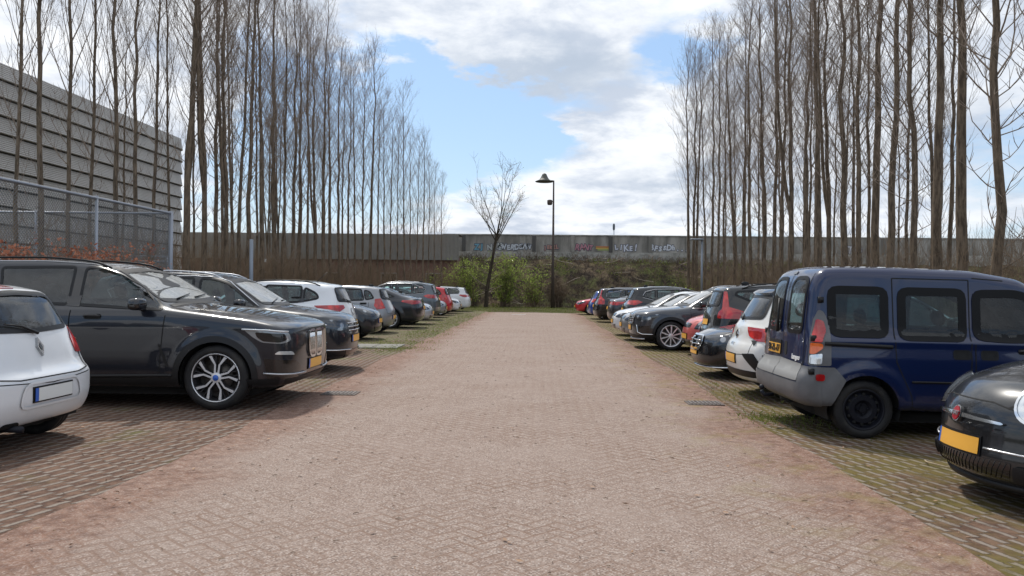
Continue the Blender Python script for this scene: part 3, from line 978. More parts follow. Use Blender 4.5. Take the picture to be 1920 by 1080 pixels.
def make_car(kind, pm, res=.04, wheel='five', glass=None, extra=None, opts=None):
    """returns an Empty carrying all parts of one car, nose towards +x"""
    opts = opts or {}
    key = (kind, res)
    if key not in CACHE:
        sh = Shape(SP[kind])
        V, F = surfnet(sh, res)
        V = sh.newton(V, 4)
        sp = sh.sp
        h = sh.L / 2
        # snap to arch circles for clean openings
        for wa in (sp['wf'], sp['wr']):
            cx, cz = h - wa, sp['r']
            r = np.hypot(V[:, 0] - cx, V[:, 2] - cz)
            sel = (np.abs(r - sp['Ra']) < res * .55) & (np.abs(V[:, 1]) > sh.Wh * .6) & (V[:, 2] > .24)
            if sel.any():
                k = sp['Ra'] / r[sel]
                px, pz = cx + (V[sel, 0] - cx) * k, cz + (V[sel, 2] - cz) * k
                sg = np.sign(V[sel, 1])
                O = np.stack([px, np.zeros(len(px)), pz], 1)
                D = np.stack([np.zeros(len(px)), sg, np.zeros(len(px))], 1)
                V[sel] = sh.ray(O, D, 1.3, 50)
        N = sh.normal(V)
        F = cut_shell(sh, V, F)
        used = np.unique(F)
        mp = -np.ones(len(V), int)
        mp[used] = np.arange(len(used))
        CACHE[key] = (sh, V[used], mp[F], N[used])
    sh, V, F, N = CACHE[key]
    sp = sh.sp
    h = sh.L / 2
    root = empty('parked_car', (0, 0, 0))
    fine = res < .045
    body = Buf()
    F0 = F[0]
    a, b_, c = V[F0[0]], V[F0[1]], V[F0[2]]
    Fl = F if np.dot(np.cross(b_ - a, c - a), N[F0[0]]) > 0 else F[:, ::-1]
    body.add(V, Fl.tolist(), N, 0)
    z_sill = .32
    seams = []
    for (a0, a1) in sp.get('doors', []):
        for aa in (a0, a1):
            seams.append(([(aa - (.05 if aa < 2 else 0), sp['belt'] - .02), (aa, .62), (aa + .02, .34)], 'S'))
        seams.append(([(a0 + .03, .33), (a1, .33)], 'S'))
    for ln, ax in seams:
        if abs(ln[-1][0] - sp['wr']) < sp['Ra'] and ln[0][0] != ln[-1][0]:
            ln = [(ln[0][0], ln[0][1]), (ln[0][0], .80), (sp['wr'] - sp['Ra'] * .95, .55), (sp['wr'] - sp['Ra'] - .02, .36)]
        if ln[0][0] == ln[0][0] and any(math.hypot(p[0] - w_, p[1] - sp['r']) < sp['Ra'] for p in densify(ln, .05, False) for w_ in (sp['wf'], sp['wr'])):
            ln = [p for p in densify(ln, .05, False) if all(math.hypot(p[0] - w_, p[1] - sp['r']) > sp['Ra'] + .02 for w_ in (sp['wf'], sp['wr']))]
            if len(ln) < 3:
                continue
        for s in (-1, 1):
            body.add(*strip(sh, ln, .012, ax, s), m=1)
    # bonnet shut line
    a0, z0 = sp['ws'][0], sp['ws'][1]
    hw = sh.Wh - .20
    body.add(*strip(sh, [(.16, -.02 - hw * .6), (.35, -hw * .95), (a0 - .12, -hw - .02)], .008, 'T'), m=1)
    body.add(*strip(sh, [(.16, .02 + hw * .6), (.35, hw * .95), (a0 - .12, hw + .02)], .008, 'T'), m=1)
    # tailgate shut lines
    for s in (-1, 1):
        body.add(*strip(sh, [(.58, .62), (.62, .80), (.64, .95)], .008, 'R', s), m=1)
    body.add(*strip(sh, [(-.58, .62), (0, .58), (.58, .62)], .008, 'R'), m=1)
    # cowl
    cw = float(np.interp(z0 + .05, sh.pz, sh.pw)) - .10
    body.add(*strip(sh, [(a0 - .045, -cw), (a0 - .075, 0), (a0 - .045, cw)], .07, 'T', 1, .003), m=2)
    bo = body.build('body', [pm, M_SEAM, M_BLACK], root)
    # arch lips + liners
    ends = []
    for wa in (sp['wf'], sp['wr']):
        cir = [(wa + sp['Ra'] * math.cos(t), sp['r'] + sp['Ra'] * math.sin(t)) for t in np.linspace(-.28, PI + .28, 26)]
        ends.append(cir)
    wlip = .06 if sp.get('clad') else .018
    for cir in ends:
        for s in (-1, 1):
            lip = Buf()
            P = np.array([p for p in cir if p[1] > .25])
            cen = np.array([np.mean(P[:, 0]), sp['r']])
            dr = (P - cen) / np.linalg.norm(P - cen, axis=1)[:, None]
            A, B_ = P - dr * .012, P + dr * wlip
            Q, Nn = sh.proj(np.concatenate([A, B_]), 'S', s)
            # keep inner edge at the height of the outer edge so that the lip does not dive in
            k = len(P)
            Q[:k, 1] = Q[k:, 1]
            Nn[:k] = Nn[k:]
            Vv = Q + Nn * (.012 if wlip > .03 else .004)
            Vi = Vv[:k] - np.array([0, s * .05, 0])
            Ff = [[i, i + 1, i + 1 + k, i + k] for i in range(k - 1)]
            VV = np.concatenate([Vv, Vi])
            NN = np.concatenate([Nn, Nn[:k]])
            Ff += [[i, i + 1, i + 1 + 2 * k, i + 2 * k] for i in range(k - 1)]
            lip.add(VV, fix(VV, Ff, NN), NN)
            lip.build('wheel_arch_trim', M_BLACK if sp.get('clad') else pm, root)
    tub = Buf()
    for wa in (sp['wf'], sp['wr']):
        for s in (-1, 1):
            y0, y1 = s * (sh.Wh - .06), s * (sh.Wh - .42)
            Vt, Ft = [], []
            ts = np.linspace(-.30, PI + .30, 20)
            for t in ts:
                for yy_, rr_ in ((y0, sp['Ra'] + .005), (y1, sp['Ra'] + .005), (y1, .02)):
                    Vt.append((h - wa + rr_ * math.cos(t), yy_, sp['r'] + rr_ * math.sin(t)))
            for i_ in range(len(ts) - 1):
                for j_ in range(2):
                    Ft.append((i_ * 3 + j_, i_ * 3 + j_ + 1, i_ * 3 + j_ + 4, i_ * 3 + j_ + 3))
            tub.add(Vt, Ft)
    tub.box((0, 0, .2), (sh.L * .80, sp['W'] * .72, .10))
    tub.build('underbody', M_TUB, root)
    # cladding along sill
    if sp.get('clad'):
        cl = Buf()
        for s in (-1, 1):
            cl.add(*patch(sh, [(sp['wf'] + sp['Ra'] + .04, .21), (sp['wr'] - sp['Ra'] - .04, .21), (sp['wr'] - sp['Ra'] - .03, .37), (sp['wf'] + sp['Ra'] + .03, .37)], 'S', s, .008, .12))
        if opts.get('clad_r', True):
            cl.add(*patch(sh, [(-1.25, .24), (1.25, .24), (1.2, .40), (-1.2, .40)], 'R', 1, .008, .1))
        if opts.get('clad_f', True):
            cl.add(*patch(sh, [(-1.2, .23), (1.2, .23), (1.15, .36), (-1.15, .36)], 'F', 1, .008, .1))
        cl.build('cladding', M_BLACK, root)
    # glass + frames
    gm = glass or M_GLASS
    fr = Buf()
    for i, w in enumerate(sp['win']):
        P = rpoly(w, opts.get('wr', .06))
        fw = opts.get('frame', .028)
        for s in (-1, 1):
            g = Buf()
            g.add(*patch(sh, P, 'S', s, .003, .15, 0))
            g.build('side_window', opts.get('side_glass', {}).get(i, gm), root)
            fr.add(*ring(sh, P, -.012, fw, 'S', s, .006))
    P = ws_poly(sh)
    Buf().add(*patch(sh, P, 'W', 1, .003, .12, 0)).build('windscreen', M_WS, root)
    fr.add(*ring(sh, P, -.015, .03, 'W', 1, .006))
    for P in rw_polys(sh):
        Buf().add(*patch(sh, P, 'B', 1, .003, .12, 0)).build('rear_window', opts.get('rear_glass', M_GLASS), root)
        fr.add(*ring(sh, P, -.012, .03, 'B', 1, .006))
    fr.build('window_seal', M_RUBBER if kind == 'kangoo' else M_BLACK, root)
    # black pillar between the door panes
    if len(sp['win']) > 1 and kind not in ('kangoo',):
        for i in range(len(sp['win']) - 1):
            w0, w1 = sp['win'][i], sp['win'][i + 1]
            x0, x1 = max(p[0] for p in w0) - .02, min(p[0] for p in w1) + .02
            if x1 <= x0 or x1 - x0 > .2: continue
            zb = min(p[1] for p in w0) + .03
            zt = max(p[1] for p in w1) - .02
            if i == 1: zt -= .03
            for s in (-1, 1):
                Buf().add(*patch(sh, [(x0, zb), (x1, zb + .01), (x1, zt), (x0, zt)], 'S', s, .004, .2, 0)).build('door_pillar', M_GLOSSB, root)
    if sp.get('chrome'):
        ch = Buf()
        allp = sp['win']
        for s in (-1, 1):
            top = [p for w in allp for p in w]
            if opts.get('chrome_full', True):
                # outline along the bottom and over the top
                f0 = allp[0]
                last = allp[-1]
                low = [f0[0], f0[1], allp[-1][0], allp[-1][1]]
                up = [f0[0]] + f0[:1:-1] + [allp[1][3] if len(allp[1]) > 3 else allp[1][2]] + last[:1:-1][:1] + [last[2]] + [last[1]]
                for ln in (low, up):
                    A = np.array(ln, float)
                    sgn = -1 if ln is low else 1
                    A[:, 1] += sgn * .022
                    Q, Nn = sh.proj(densify(A, .08, False), 'S', s)
                    ch.tube(Q + Nn * .004, .010, 5)
        ch.build('window_trim', M_SILVER, root)
    # interior
    it = Buf()
    a1 = sp['ws'][2]
    zb = sp['belt']
    it.box((h - a0 - .22, 0, zb - .10), (.42, sp['W'] - .38, .16))
    it.box((0.1 * 0 + h - (a1 + 1.9 if sh.L > 3.9 else a1 + 1.4), 0, zb - .38), (.5, sp['W'] - .5, .3))
    for row, aa in ((0, a1 + .52), (1, min(a1 + 1.42, sh.L - 1.0))):
        for s in (-1, 1):
            yy = s * (sh.Wh * .43)
            rt = Matrix.Rotation(-.22, 4, 'Y')
            it.ell((h - aa + .25, yy, zb - .50), (.26, .24, .10), 3, 14, 8)
            it.ell((h - aa, yy, zb - .20), (.09, .23, .32), 3, 14, 8, rot=rt)
            it.ell((h - aa - .07, yy, zb + .20), (.05, .12, .09), 2.6, 12, 8, rot=rt)
            it.tube([(h - aa - .05, yy - .05, zb + .05), (h - aa - .06, yy - .05, zb + .16)], .008, 5)
    it.build('seat', M_SEAT, root)
    sw = Buf()
    cc = np.array([h - a0 - .52, sh.Wh * .43, zb - .03])
    sw.tube([cc + np.array([.06 * math.sin(t), .17 * math.cos(t), .16 * math.sin(t)]) for t in np.linspace(0, 2 * PI, 20)], .013, 6, cap=False)
    sw.tube([cc + [.03, -.16, 0], cc + [.05, 0, -.03], cc + [.03, .16, 0]], .015, 6)
    sw.build('steering_wheel', M_BLACK, root)
    # lamps
    if sp.get('head'):
        ax, P = sp['head']
        for s in (-1, 1):
            Buf().add(*patch(sh, rpoly(P, .03), ax, s, .006, .06)).build('headlight', opts.get('head_mat', M_LAMP), root)
    if sp.get('tail') and kind != 'kangoo':
        ax, P = sp['tail']
        for s in (-1, 1):
            t = Buf().add(*patch(sh, rpoly(P, .025), ax, s, .010, .06)).build('tail_light', M_TAIL, root)
    # plates
    for nm, ax, z, on in (('front', 'F', sp['plate_f'], opts.get('pf', 1)), ('rear', 'R', sp['plate_r'], opts.get('pr', 1))):
        if not on: continue
        pb = Buf()
        pmn = [M_PLATE, M_BLUE, M_BLACK]
        if opts.get('white_plate'): pmn[0] = M_PLATEW
        s_ = 1 if ax == 'F' else -1
        pb.add(*patch(sh, [(-.275, z - .068), (.275, z - .068), (.275, z + .068), (-.275, z + .068)], ax, 1, .010, .1), m=2)
        pb.add(*patch(sh, [(-.22, z - .055), (.262, z - .055), (.262, z + .055), (-.22, z + .055)], ax, s_, .016, .1, .004), m=0)
        pb.add(*patch(sh, [(-.262, z - .055), (-.222, z - .055), (-.222, z + .055), (-.262, z + .055)], ax, s_, .016, .1, .004), m=1)
        pb.build('number_plate', pmn, root)
    # mirrors
    ma, mz, mw = sp.get('mirror', (sp['ws'][0] + .42, sp['belt'] + .07, sh.Wh))
    for s in (-1, 1):
        Q, Nn = sh.proj([(ma, mz - .03)], 'S', s)
        q = Q[0]
        mb = Buf()
        mb.ell((q[0], q[1] + s * .16, mz + .02), (.075, .115, .072), 3.2, 18, 10, rot=Matrix.Rotation(s * .12, 4, 'Z'))
        mb.tube([(q[0], q[1] - s * .02, mz - .05), (q[0], q[1] + s * .09, mz - .03)], .03, 8)
        mb.build('door_mirror', opts.get('mirror_mat', M_GLOSSB), root)
    # handles
    for (ha, hz_) in sp.get('handle', [(sp['win'][0][1][0] - .2, sp['belt'] - .09)]):
        for s in (-1, 1):
            hb = Buf()
            hb.add(*patch(sh, rpoly([(ha - .11, hz_ - .035), (ha + .09, hz_ - .035), (ha + .09, hz_ + .025), (ha - .11, hz_ + .025)], .025), 'S', s, .002, .1, 0), m=1)
            Q, Nn = sh.proj([(ha - .10, hz_), (ha - .06, hz_ + .003), (ha + .05, hz_ + .003), (ha + .09, hz_)], 'S', s)
            V2 = Q + Nn * np.array([.006, .028, .028, .006])[:, None]
            b2 = Buf()
            hb.N = [hb.N[0]]
            hb2 = Buf()
            hb2.add(hb.V[0], hb.F, None, 1)
            hb2.tube(V2, [.012, .014, .014, .012], 8)
            hb2.build('door_handle', [opts.get('handle_mat', pm), M_SEAM], root)
    # roof rails
    if sp.get('rail') and opts.get('rails', True):
        r0, r1 = sp['rail']
        yy = float(np.interp(sp['H'] - .1, sh.pz, sh.pw)) - .085
        for s in (-1, 1):
            aa = np.linspace(r0, r1, 14)
            Q, Nn = sh.proj(np.stack([aa, np.full(14, yy)], 1), 'T', s)
            hgt = .035 * np.sin(np.linspace(0, PI, 14)) ** .35 + .004
            rb = Buf()
            rb.tube(Q + np.array([0, 0, 1.0]) * hgt[:, None], .014, 6)
            rb.build('roof_rail', opts.get('rail_mat', M_BLACK), root)
    # rear wiper, antenna
    if sp['rw'] is not None and kind not in ('liftback', 'merc'):
        z0r = sp['rw'][0]
        Q, Nn = sh.proj([(-.02, z0r - .02), (.16, z0r + .045), (.36, z0r + .07)], 'B')
        wb = Buf()
        wb.tube(Q + Nn * .025, [.016, .010, .006], 6)
        wb.build('rear_wiper', M_BLACK, root)
    Q, Nn = sh.proj([(a0 + .03, -.48), (a0 + .10, .02), (a0 + .03, .02), (a0 + .11, .52)], 'T')
    wb = Buf()
    wb.tube(Q[:2] + Nn[:2] * .02, [.010, .007], 5)
    wb.tube(Q[2:] + Nn[2:] * .02, [.010, .007], 5)
    wb.build('windscreen_wiper', M_BLACK, root)
    ant_a = sp['L'] - (.75 if sp['L'] < 4 else .85)
    Q, Nn = sh.proj([(ant_a, 0.0)], 'T')
    ab = Buf()
    if opts.get('whip'):
        ab.tube([Q[0], Q[0] + [-.06, 0, .06], Q[0] + [-.22, 0, .20]], [.008, .006, .004], 5)
    else:
        ab.ell(Q[0] + [0, 0, .02], (.08, .018, .045), 2, 12, 8)
    if opts.get('antenna', True): ab.build('roof_antenna', M_BLACK, root)
    # grille
    if opts.get('grille', True):
        gb = Buf()
        zg = sp['head'][1][0][1] if sp.get('head') else .6
        g = sp.get('grillepoly', [(-.36, zg + .02), (.36, zg + .02), (.40, zg + .11), (-.40, zg + .11)])
        gb.add(*patch(sh, rpoly(g, .02), 'F', 1, .005, .08))
        gb.add(*patch(sh, rpoly([(-.42, .24), (.42, .24), (.48, .37), (-.48, .37)], .03), 'F', 1, .010, .08))
        gb.build('grille', M_GLOSSB, root)
    # wheels
    dm, tm, rm = wheel_meshes(sp['r'], .225 if sp['W'] > 1.75 else .185, sp['r'] * (.70 if sp['r'] < .31 else .745), wheel)
    tw = sh.Wh - .135
    for wa in (sp['wf'], sp['wr']):
        for s in (-1, 1):
            w = link(bpy.data.objects.new('wheel', dm), root)
            w.location = (h - wa, s * tw, sp['r'])
            w.rotation_euler = (0, 0.3 + wa, 0 if s > 0 else PI)
            for nm, me in (('tyre', tm), ('rim', rm)):
                link(bpy.data.objects.new(nm, me), w)
    if extra:
        extra(sh, root, pm)
    return root, sh


def text_on(sh, root, txt, size, ax, u, z, name, m, side=1, off=.02, bold=0.0, ext=.003):
    me = text_mesh(txt, size, ext, name, bold)
    me.materials.append(m)
    Q, Nn = sh.proj([(u, z)], ax, side)
    n = Vector(Nn[0])
    n.normalize()
    up = Vector((0, 0, 1))
    rt = up.cross(n).normalized()
    up = n.cross(rt).normalized()
    M = Matrix((rt, up, n)).transposed().to_4x4()
    M.translation = Vector(Q[0]) + n * off
    o = link(bpy.data.objects.new(name, me), root)
    o.matrix_local = M
    return o
# ---------------------------------------------------------------- details of individual cars
def add_patch(sh, root, name, m, poly, ax, side=1, off=.008, step=.06, rnd=.02):
    return Buf().add(*patch(sh, rpoly(poly, rnd) if rnd else poly, ax, side, off, step)).build(name, m, root)


def add_bar(sh, root, name, m, line, r, ax, side=1, off=.01):
    return bar(sh, line, r, ax, side, off).build(name, m, root)


def roundel(sh, root, u, z, rad, ax, name, mats, off=.014):
    bb = Buf()
    bb.add(*patch(sh, [(u + rad * math.cos(t), z + rad * math.sin(t)) for t in np.linspace(0, 2 * PI, 20)[:-1]], ax, 1, off, .2), m=0)
    bb.add(*patch(sh, [(u + rad * .82 * math.cos(t), z + rad * .82 * math.sin(t)) for t in np.linspace(0, 2 * PI, 20)[:-1]], ax, 1, off + .003, .2, 0), m=1)
    return bb.build(name, mats, root)


def ex_x5(sh, root, pm):
    for s in (-1, 1):
        K = rpoly([(.03, .57), (.20, .57), (.27, .64), (.285, .83), (.23, .895), (.03, .895)], .04)
        g = Buf()
        g.add(*patch(sh, K, 'F', s, .010, .06), m=0)
        g.add(*ring(sh, K, -.012, .016, 'F', s, .024), m=1)
        for u in np.linspace(.065, .235, 6):
            b2 = bar(sh, [(u, .605), (u + .004, .86)], .0085, 'F', s, .022)
            g.add(b2.V[0], b2.F, None, 1)
        g.N = [None] * len(g.N)
        g.build('kidney_grille', [M_GLOSSB, M_CHROME], root)
        add_patch(sh, root, 'fog_lamp', M_LAMPC, [(.62, .63), (.84, .65), (.80, .685), (.66, .675)], 'F', s, .012)
        add_patch(sh, root, 'air_intake', M_GLOSSB, [(.50, .36), (.88, .36), (.92, .60), (.60, .56), (.50, .50)], 'F', s, .006)
        add_bar(sh, root, 'bumper_trim', M_SILVER, [(.36, .40), (.62, .405), (.92, .43)], .011, 'F', s, .016)
        add_patch(sh, root, 'headlight_lens', M_GLOSSB, [(.42, .905), (.11, .885), (.09, .81), (.15, .785), (.33, .80), (.40, .85)], 'S', s, .014)
        add_bar(sh, root, 'running_light', M_LAMPC, [(.09, .905), (.30, .928), (.57, .938)], .010, 'S', s, .016)
        add_patch(sh, root, 'side_vent', M_BLACK, [(1.40, .50), (1.43, .50), (1.53, .76), (1.50, .76)], 'S', s, .005)
        add_bar(sh, root, 'sill_trim', M_BLACK, [(1.36, .40), (2.4, .385), (3.4, .40)], .02, 'S', s, .005)
        # crease along the bonnet
        add_bar(sh, root, 'bonnet_crease', pm, [(.30, .48 * 1), (.9, .60), (1.3, .66)], .012, 'T', s, -.004)
    for w in [c for c in root.children if c.name.startswith('wheel') and 'arch' not in c.name]:
        hb = Buf()
        hb.lathe([(.098, .034), (.102, .032), (.104, 0)], 20)
        hb.build('hub_cap', M_BLUE, w)


def ex_kangoo(sh, root, pm):
    for s in (-1, 1):
        add_patch(sh, root, 'bumper_corner', M_GREYP, [(3.88, .34), (3.66, .34), (3.62, .42), (3.53, .60), (3.64, .73), (3.88, .73)], 'S', s, .012, .05, .01)
        add_patch(sh, root, 'bumper_wrap', M_GREYP, [(.60, .34), (.84, .34), (.84, .73), (.60, .73)], 'R', s, .0125, .04, 0)
        add_patch(sh, root, 'lamp_housing', M_GREYP, [(.68, .745), (.86, .745), (.85, 1.0), (.80, 1.18), (.75, 1.30), (.71, 1.32), (.68, 1.22)], 'R', s, .006, .04)
        t = add_patch(sh, root, 'tail_light', M_TAIL, [(.70, .99), (.79, .985), (.79, 1.10), (.755, 1.20), (.70, 1.22)], 'R', s, .018, .03)
        Buf().add(*patch(sh, rpoly([(.70, .86), (.74, .86), (.79, .92), (.79, .975), (.70, .98)], .02), 'R', s, .0185, .03)).build('indicator', M_ORANGE, t)
        Buf().add(*patch(sh, rpoly([(.70, .76), (.79, .76), (.79, .87), (.76, .86), (.70, .85)], .02), 'R', s, .018, .03)).build('reversing_lamp', M_LAMPC, t)
        add_patch(sh, root, 'reflector', M_TAIL, [(.75, .59), (.81, .59), (.81, .66), (.75, .66)], 'R', s, .02, .04)
        add_bar(sh, root, 'sliding_door_rail', M_BLACK, [(3.06, .955), (3.74, .975)], .022, 'S', s, .006)
        se = Buf()
        for ln in ([(3.04, 1.66), (3.03, 1.0), (3.02, .80), (2.86, .45), (2.84, .30)], [(2.26, 1.66), (2.26, 1.0), (2.27, .30)], [(3.04, 1.66), (2.26, 1.66)], [(2.22, 1.0), (2.22, .32)], [(1.9, 1.66), (2.22, 1.68)]):
            P = np.array([p for p in densify(ln, .04, False) if math.hypot(p[0] - 3.32, p[1] - .3) > .39])
            se.add(*strip(sh, P, .011, 'S', s))
        se.build('door_gap', M_SEAM, root)
        for a in (2.36, 2.10 - .02):
            hb = Buf()
            hb.add(*patch(sh, rpoly([(a - .09, .84), (a + .09, .84), (a + .09, .94), (a - .09, .94)], .03), 'S', s, .004, .1, 0))
            hb.build('door_handle', M_BLACK, root)
        add_bar(sh, root, 'rub_strip', M_BLACK, [(2.28, .60), (2.86, .60)], .012, 'S', s, .003)
        rr = sh.sp
        # rear door hinges
        for z in (1.42, 1.02, .68):
            Q, Nn = sh.proj([(.72, z)], 'R', s)
            bb = Buf()
            bb.box(Q[0] + Nn[0] * .012, (.05, .045, .06))
            bb.build('door_hinge', M_BLACK, root)
    add_patch(sh, root, 'rear_bumper', M_GREYP, [(-.80, .34), (.80, .34), (.78, .56), (-.78, .56)], 'R', 1, .022, .08, .03)
    for s in (-1, 1):
        add_patch(sh, root, 'door_lower_panel', M_GREYL, [(.012, .575), (.60, .575), (.60, .745), (.012, .765)], 'R', s, .016, .08, .01)
    se = Buf()
    se.add(*strip(sh, [(0, .56), (0, 1.74)], .012, 'B', 1, .004))
    se.add(*strip(sh, [(-.62, .75), (-.60, 1.3), (-.54, 1.70)], .010, 'B', 1, .003))
    se.add(*strip(sh, [(.62, .75), (.60, 1.3), (.54, 1.70)], .010, 'B', 1, .003))
    se.build('rear_door_gap', M_SEAM, root)
    add_patch(sh, root, 'top_brake_light', M_GLOSSB, [(-.05, 1.695), (.05, 1.695), (.05, 1.725), (-.05, 1.725)], 'B', 1, .01, .1, .008)
    add_patch(sh, root, 'handle_recess', M_SEAM, [(-.06, .80), (-.15, .80), (-.15, .95), (-.06, .95)], 'B', 1, .003, .1, .03)
    # plate on the left door
    fb = Buf()
    fb.add(*patch(sh, [(.04, .79), (.48, .79), (.48, .95), (.04, .95)], 'B', 1, .010, .1), m=0)
    fb.add(*patch(sh, [(.05, .80), (.47, .80), (.47, .91), (.05, .91)], 'B', 1, .016, .1), m=1)
    pl = fb.build('number_plate', [M_BLACK, M_PLATE], root)
    text_on(sh, root, '50-ZL-17', .105, 'B', .26, .855, 'plate_lettering', M_INK, off=.020, bold=.003)
    text_on(sh, root, 'kangoo', .075, 'B', -.45, .80, 'model_lettering', M_WHITE, off=.008, bold=.002)
    tb = Buf()
    tb.tube([(-2.0, .0, .34), (-2.10, 0, .33), (-2.13, 0, .38)], .022, 8)
    tb.ell((-2.13, 0, .42), (.03, .03, .03), 2, 12, 8)
    tb.build('tow_bar', M_STEEL, root)
    Q, Nn = sh.proj([(.14, 1.04), (.16, 1.25), (.20, 1.42)], 'B')
    wb = Buf()
    wb.tube(Q + Nn * .03, [.018, .012, .010], 6)
    wb.build('rear_wiper', M_BLACK, root)


def ex_twingo(sh, root, pm):
    d = Buf()
    K = [(0, .965), (.052, .885), (0, .805), (-.052, .885)]
    d.add(*patch(sh, K, 'R', 1, .022, .1), m=0)
    d.add(*patch(sh, [(0, .925), (.022, .885), (0, .845), (-.022, .885)], 'R', 1, .026, .1, 0), m=1)
    d.build('diamond_badge', [M_CHROME, M_GREYP], root)
    add_patch(sh, root, 'top_brake_light', M_TAIL, [(-.12, 1.395), (.12, 1.395), (.12, 1.42), (-.12, 1.42)], 'B', 1, .012, .1, .008)
    se = Buf()
    se.add(*strip(sh, [(-.66, 1.02), (-.64, .80), (-.60, .66), (-.40, .635), (.40, .635), (.60, .66), (.64, .80), (.66, 1.02)], .010, 'R', 1, .003))
    se.build('tailgate_gap', M_SEAM, root)
    g = Buf()
    P = rpoly([(-.42, .40), (.42, .40), (.36, .60), (-.36, .60)], .08)
    g.add(*ring(sh, P, -.010, .010, 'R', 1, .012))
    g.build('plate_recess', pm, root)
    for s in (-1, 1):
        t = [c for c in root.children if c.name.startswith('tail_light')][0 if s < 0 else 1]
        Buf().add(*patch(sh, [(.70, .885), (.90, .88), (.90, .915), (.70, .925)], 'R', s, .016, .05, 0)).build('reversing_lamp', M_LAMPC, t)
    add_patch(sh, root, 'exhaust_cutout', M_SEAM, [(.36, .215), (.56, .215), (.54, .29), (.38, .29)], 'R', 1, .010, .05, .03)
    eb = Buf()
    eb.tube([(-1.55, .42, .24), (-1.80, .42, .23)], .028, 10)
    eb.build('exhaust_pipe', M_STEEL, root)


def ex_fiat(sh, root, pm):
    for s in (-1, 1):
        for (u, z, r, nm) in ((.61, .745, .120, 'headlight'), (.76, .51, .062, 'side_lamp')):
            P = [(u + r * math.cos(t), z + r * math.sin(t) * 1.0) for t in np.linspace(0, 2 * PI, 28)[:-1]]
            hb = Buf()
            hb.add(*patch(sh, P, 'F', s, .020, .05, .04), m=0)
            hb.add(*ring(sh, P, -.006, .012, 'F', s, .026), m=1)
            P2 = [(u + r * .55 * math.cos(t), z + r * .55 * math.sin(t)) for t in np.linspace(0, 2 * PI, 20)[:-1]]
            hb.add(*ring(sh, P2, -.004, .006, 'F', s, .026), m=1)
            hb.build(nm, [M_LAMPC, M_CHROME], root)
    # whiskers and badge
    for s in (-1, 1):
        P = rpoly([(.07, .60), (.42, .595), (.44, .603), (.42, .612), (.07, .628)], .006)
        add_patch(sh, root, 'chrome_whisker', M_CHROME, P, 'F', s, .024, .05, 0)
    roundel(sh, root, 0, .615, .056, 'F', 'badge', [M_CHROME, M_REDBADGE], .026)
    text_on(sh, root, 'FIAT', .042, 'F', 0, .615, 'badge_lettering', M_SILVER, off=.032, bold=.001)
    se = Buf()
    se.add(*strip(sh, [(-1.0, .54), (-.62, .60), (-.50, .70), (-.3, .735), (.3, .735), (.50, .70), (.62, .60), (1.0, .54)], .007, 'F', 1, .003))
    se.build('bonnet_gap', M_SEAM, root)
    for s in (-1, 1):
        add_bar(sh, root, 'bumper_trim', M_SILVER, [(.30, .425), (.6, .42), (.9, .435)], .008, 'F', s, .010)
    add_bar(sh, root, 'bumper_lip', M_BLACK, [(-1.0, .20), (-.5, .19), (0, .19), (.5, .19), (1.0, .20)], .03, 'F', 1, .01)
    gr = add_patch(sh, root, 'lower_grille', M_GLOSSB, [(-.48, .245), (.48, .245), (.50, .36), (-.50, .36)], 'F', 1, .006, .06)
    sl = Buf()
    for u in np.linspace(-.46, .42, 24):
        b2 = bar(sh, [(u, .25), (u + .05, .355)], .0025, 'F', 1, .008)
        sl.add(b2.V[0], b2.F)
    sl.build('mesh_slats', M_BLACK, gr)
    for s in (-1, 1):
        add_patch(sh, root, 'bumper_block', M_BLACK, [(.52, .25), (.68, .25), (.68, .345), (.52, .345)], 'F', s, .03, .06)


def vw(sh, root, u, z, r, ax):
    roundel(sh, root, u, z, r, ax, 'badge', [M_CHROME, M_GLOSSB])
    text_on(sh, root, 'VW', r * 1.05, ax, u, z, 'badge_lettering', M_CHROME, off=.02, bold=.001)


def ex_troc(sh, root, pm):
    vw(sh, root, 0, .87, .062, 'R')
    text_on(sh, root, 'T-ROC', .05, 'R', 0, .735, 'model_lettering', M_CHROME, off=.008, bold=.001)
    for s in (-1, 1):
        add_patch(sh, root, 'bumper_vent', M_BLACK, [(.46, .62), (.68, .64), (.82, .45), (.74, .40)], 'R', s, .012)
    add_patch(sh, root, 'roof_spoiler', M_GLOSSB, [(-.48, 1.415), (.48, 1.415), (.44, 1.46), (-.44, 1.46)], 'B', 1, .05, .1)


def ex_merc(sh, root, pm):
    P = rpoly([(-.34, .46), (.34, .46), (.44, .60), (.38, .70), (-.38, .70), (-.44, .60)], .04)
    g = Buf()
    g.add(*patch(sh, P, 'F', 1, .012, .06), m=0)
    g.add(*ring(sh, P, -.01, .012, 'F', 1, .022), m=1)
    for z in (.56, .62):
        b2 = bar(sh, [(-.38, z), (.38, z)], .012, 'F', 1, .025)
        g.add(b2.V[0], b2.F, None, 1)
    g.N = [None] * len(g.N)
    g.build('radiator_grille', [M_GLOSSB, M_CHROME], root)
    roundel(sh, root, 0, .585, .09, 'F', 'star_badge', [M_CHROME, M_GLOSSB], .034)
    st = Buf()
    for k in range(3):
        t = PI / 2 + k * 2 * PI / 3
        b2 = bar(sh, [(0, .585), (.08 * math.cos(t), .585 + .08 * math.sin(t))], .008, 'F', 1, .042)
        st.add(b2.V[0], b2.F)
    st.build('star', M_CHROME, root)
    for s in (-1, 1):
        add_patch(sh, root, 'air_intake', M_GLOSSB, [(.50, .28), (1.0, .30), (.92, .46), (.62, .48)], 'F', s, .008)
    add_bar(sh, root, 'splitter_trim', M_CHROME, [(-1.0, .22), (-.5, .20), (0, .20), (.5, .20), (1.0, .22)], .016, 'F', 1, .015)


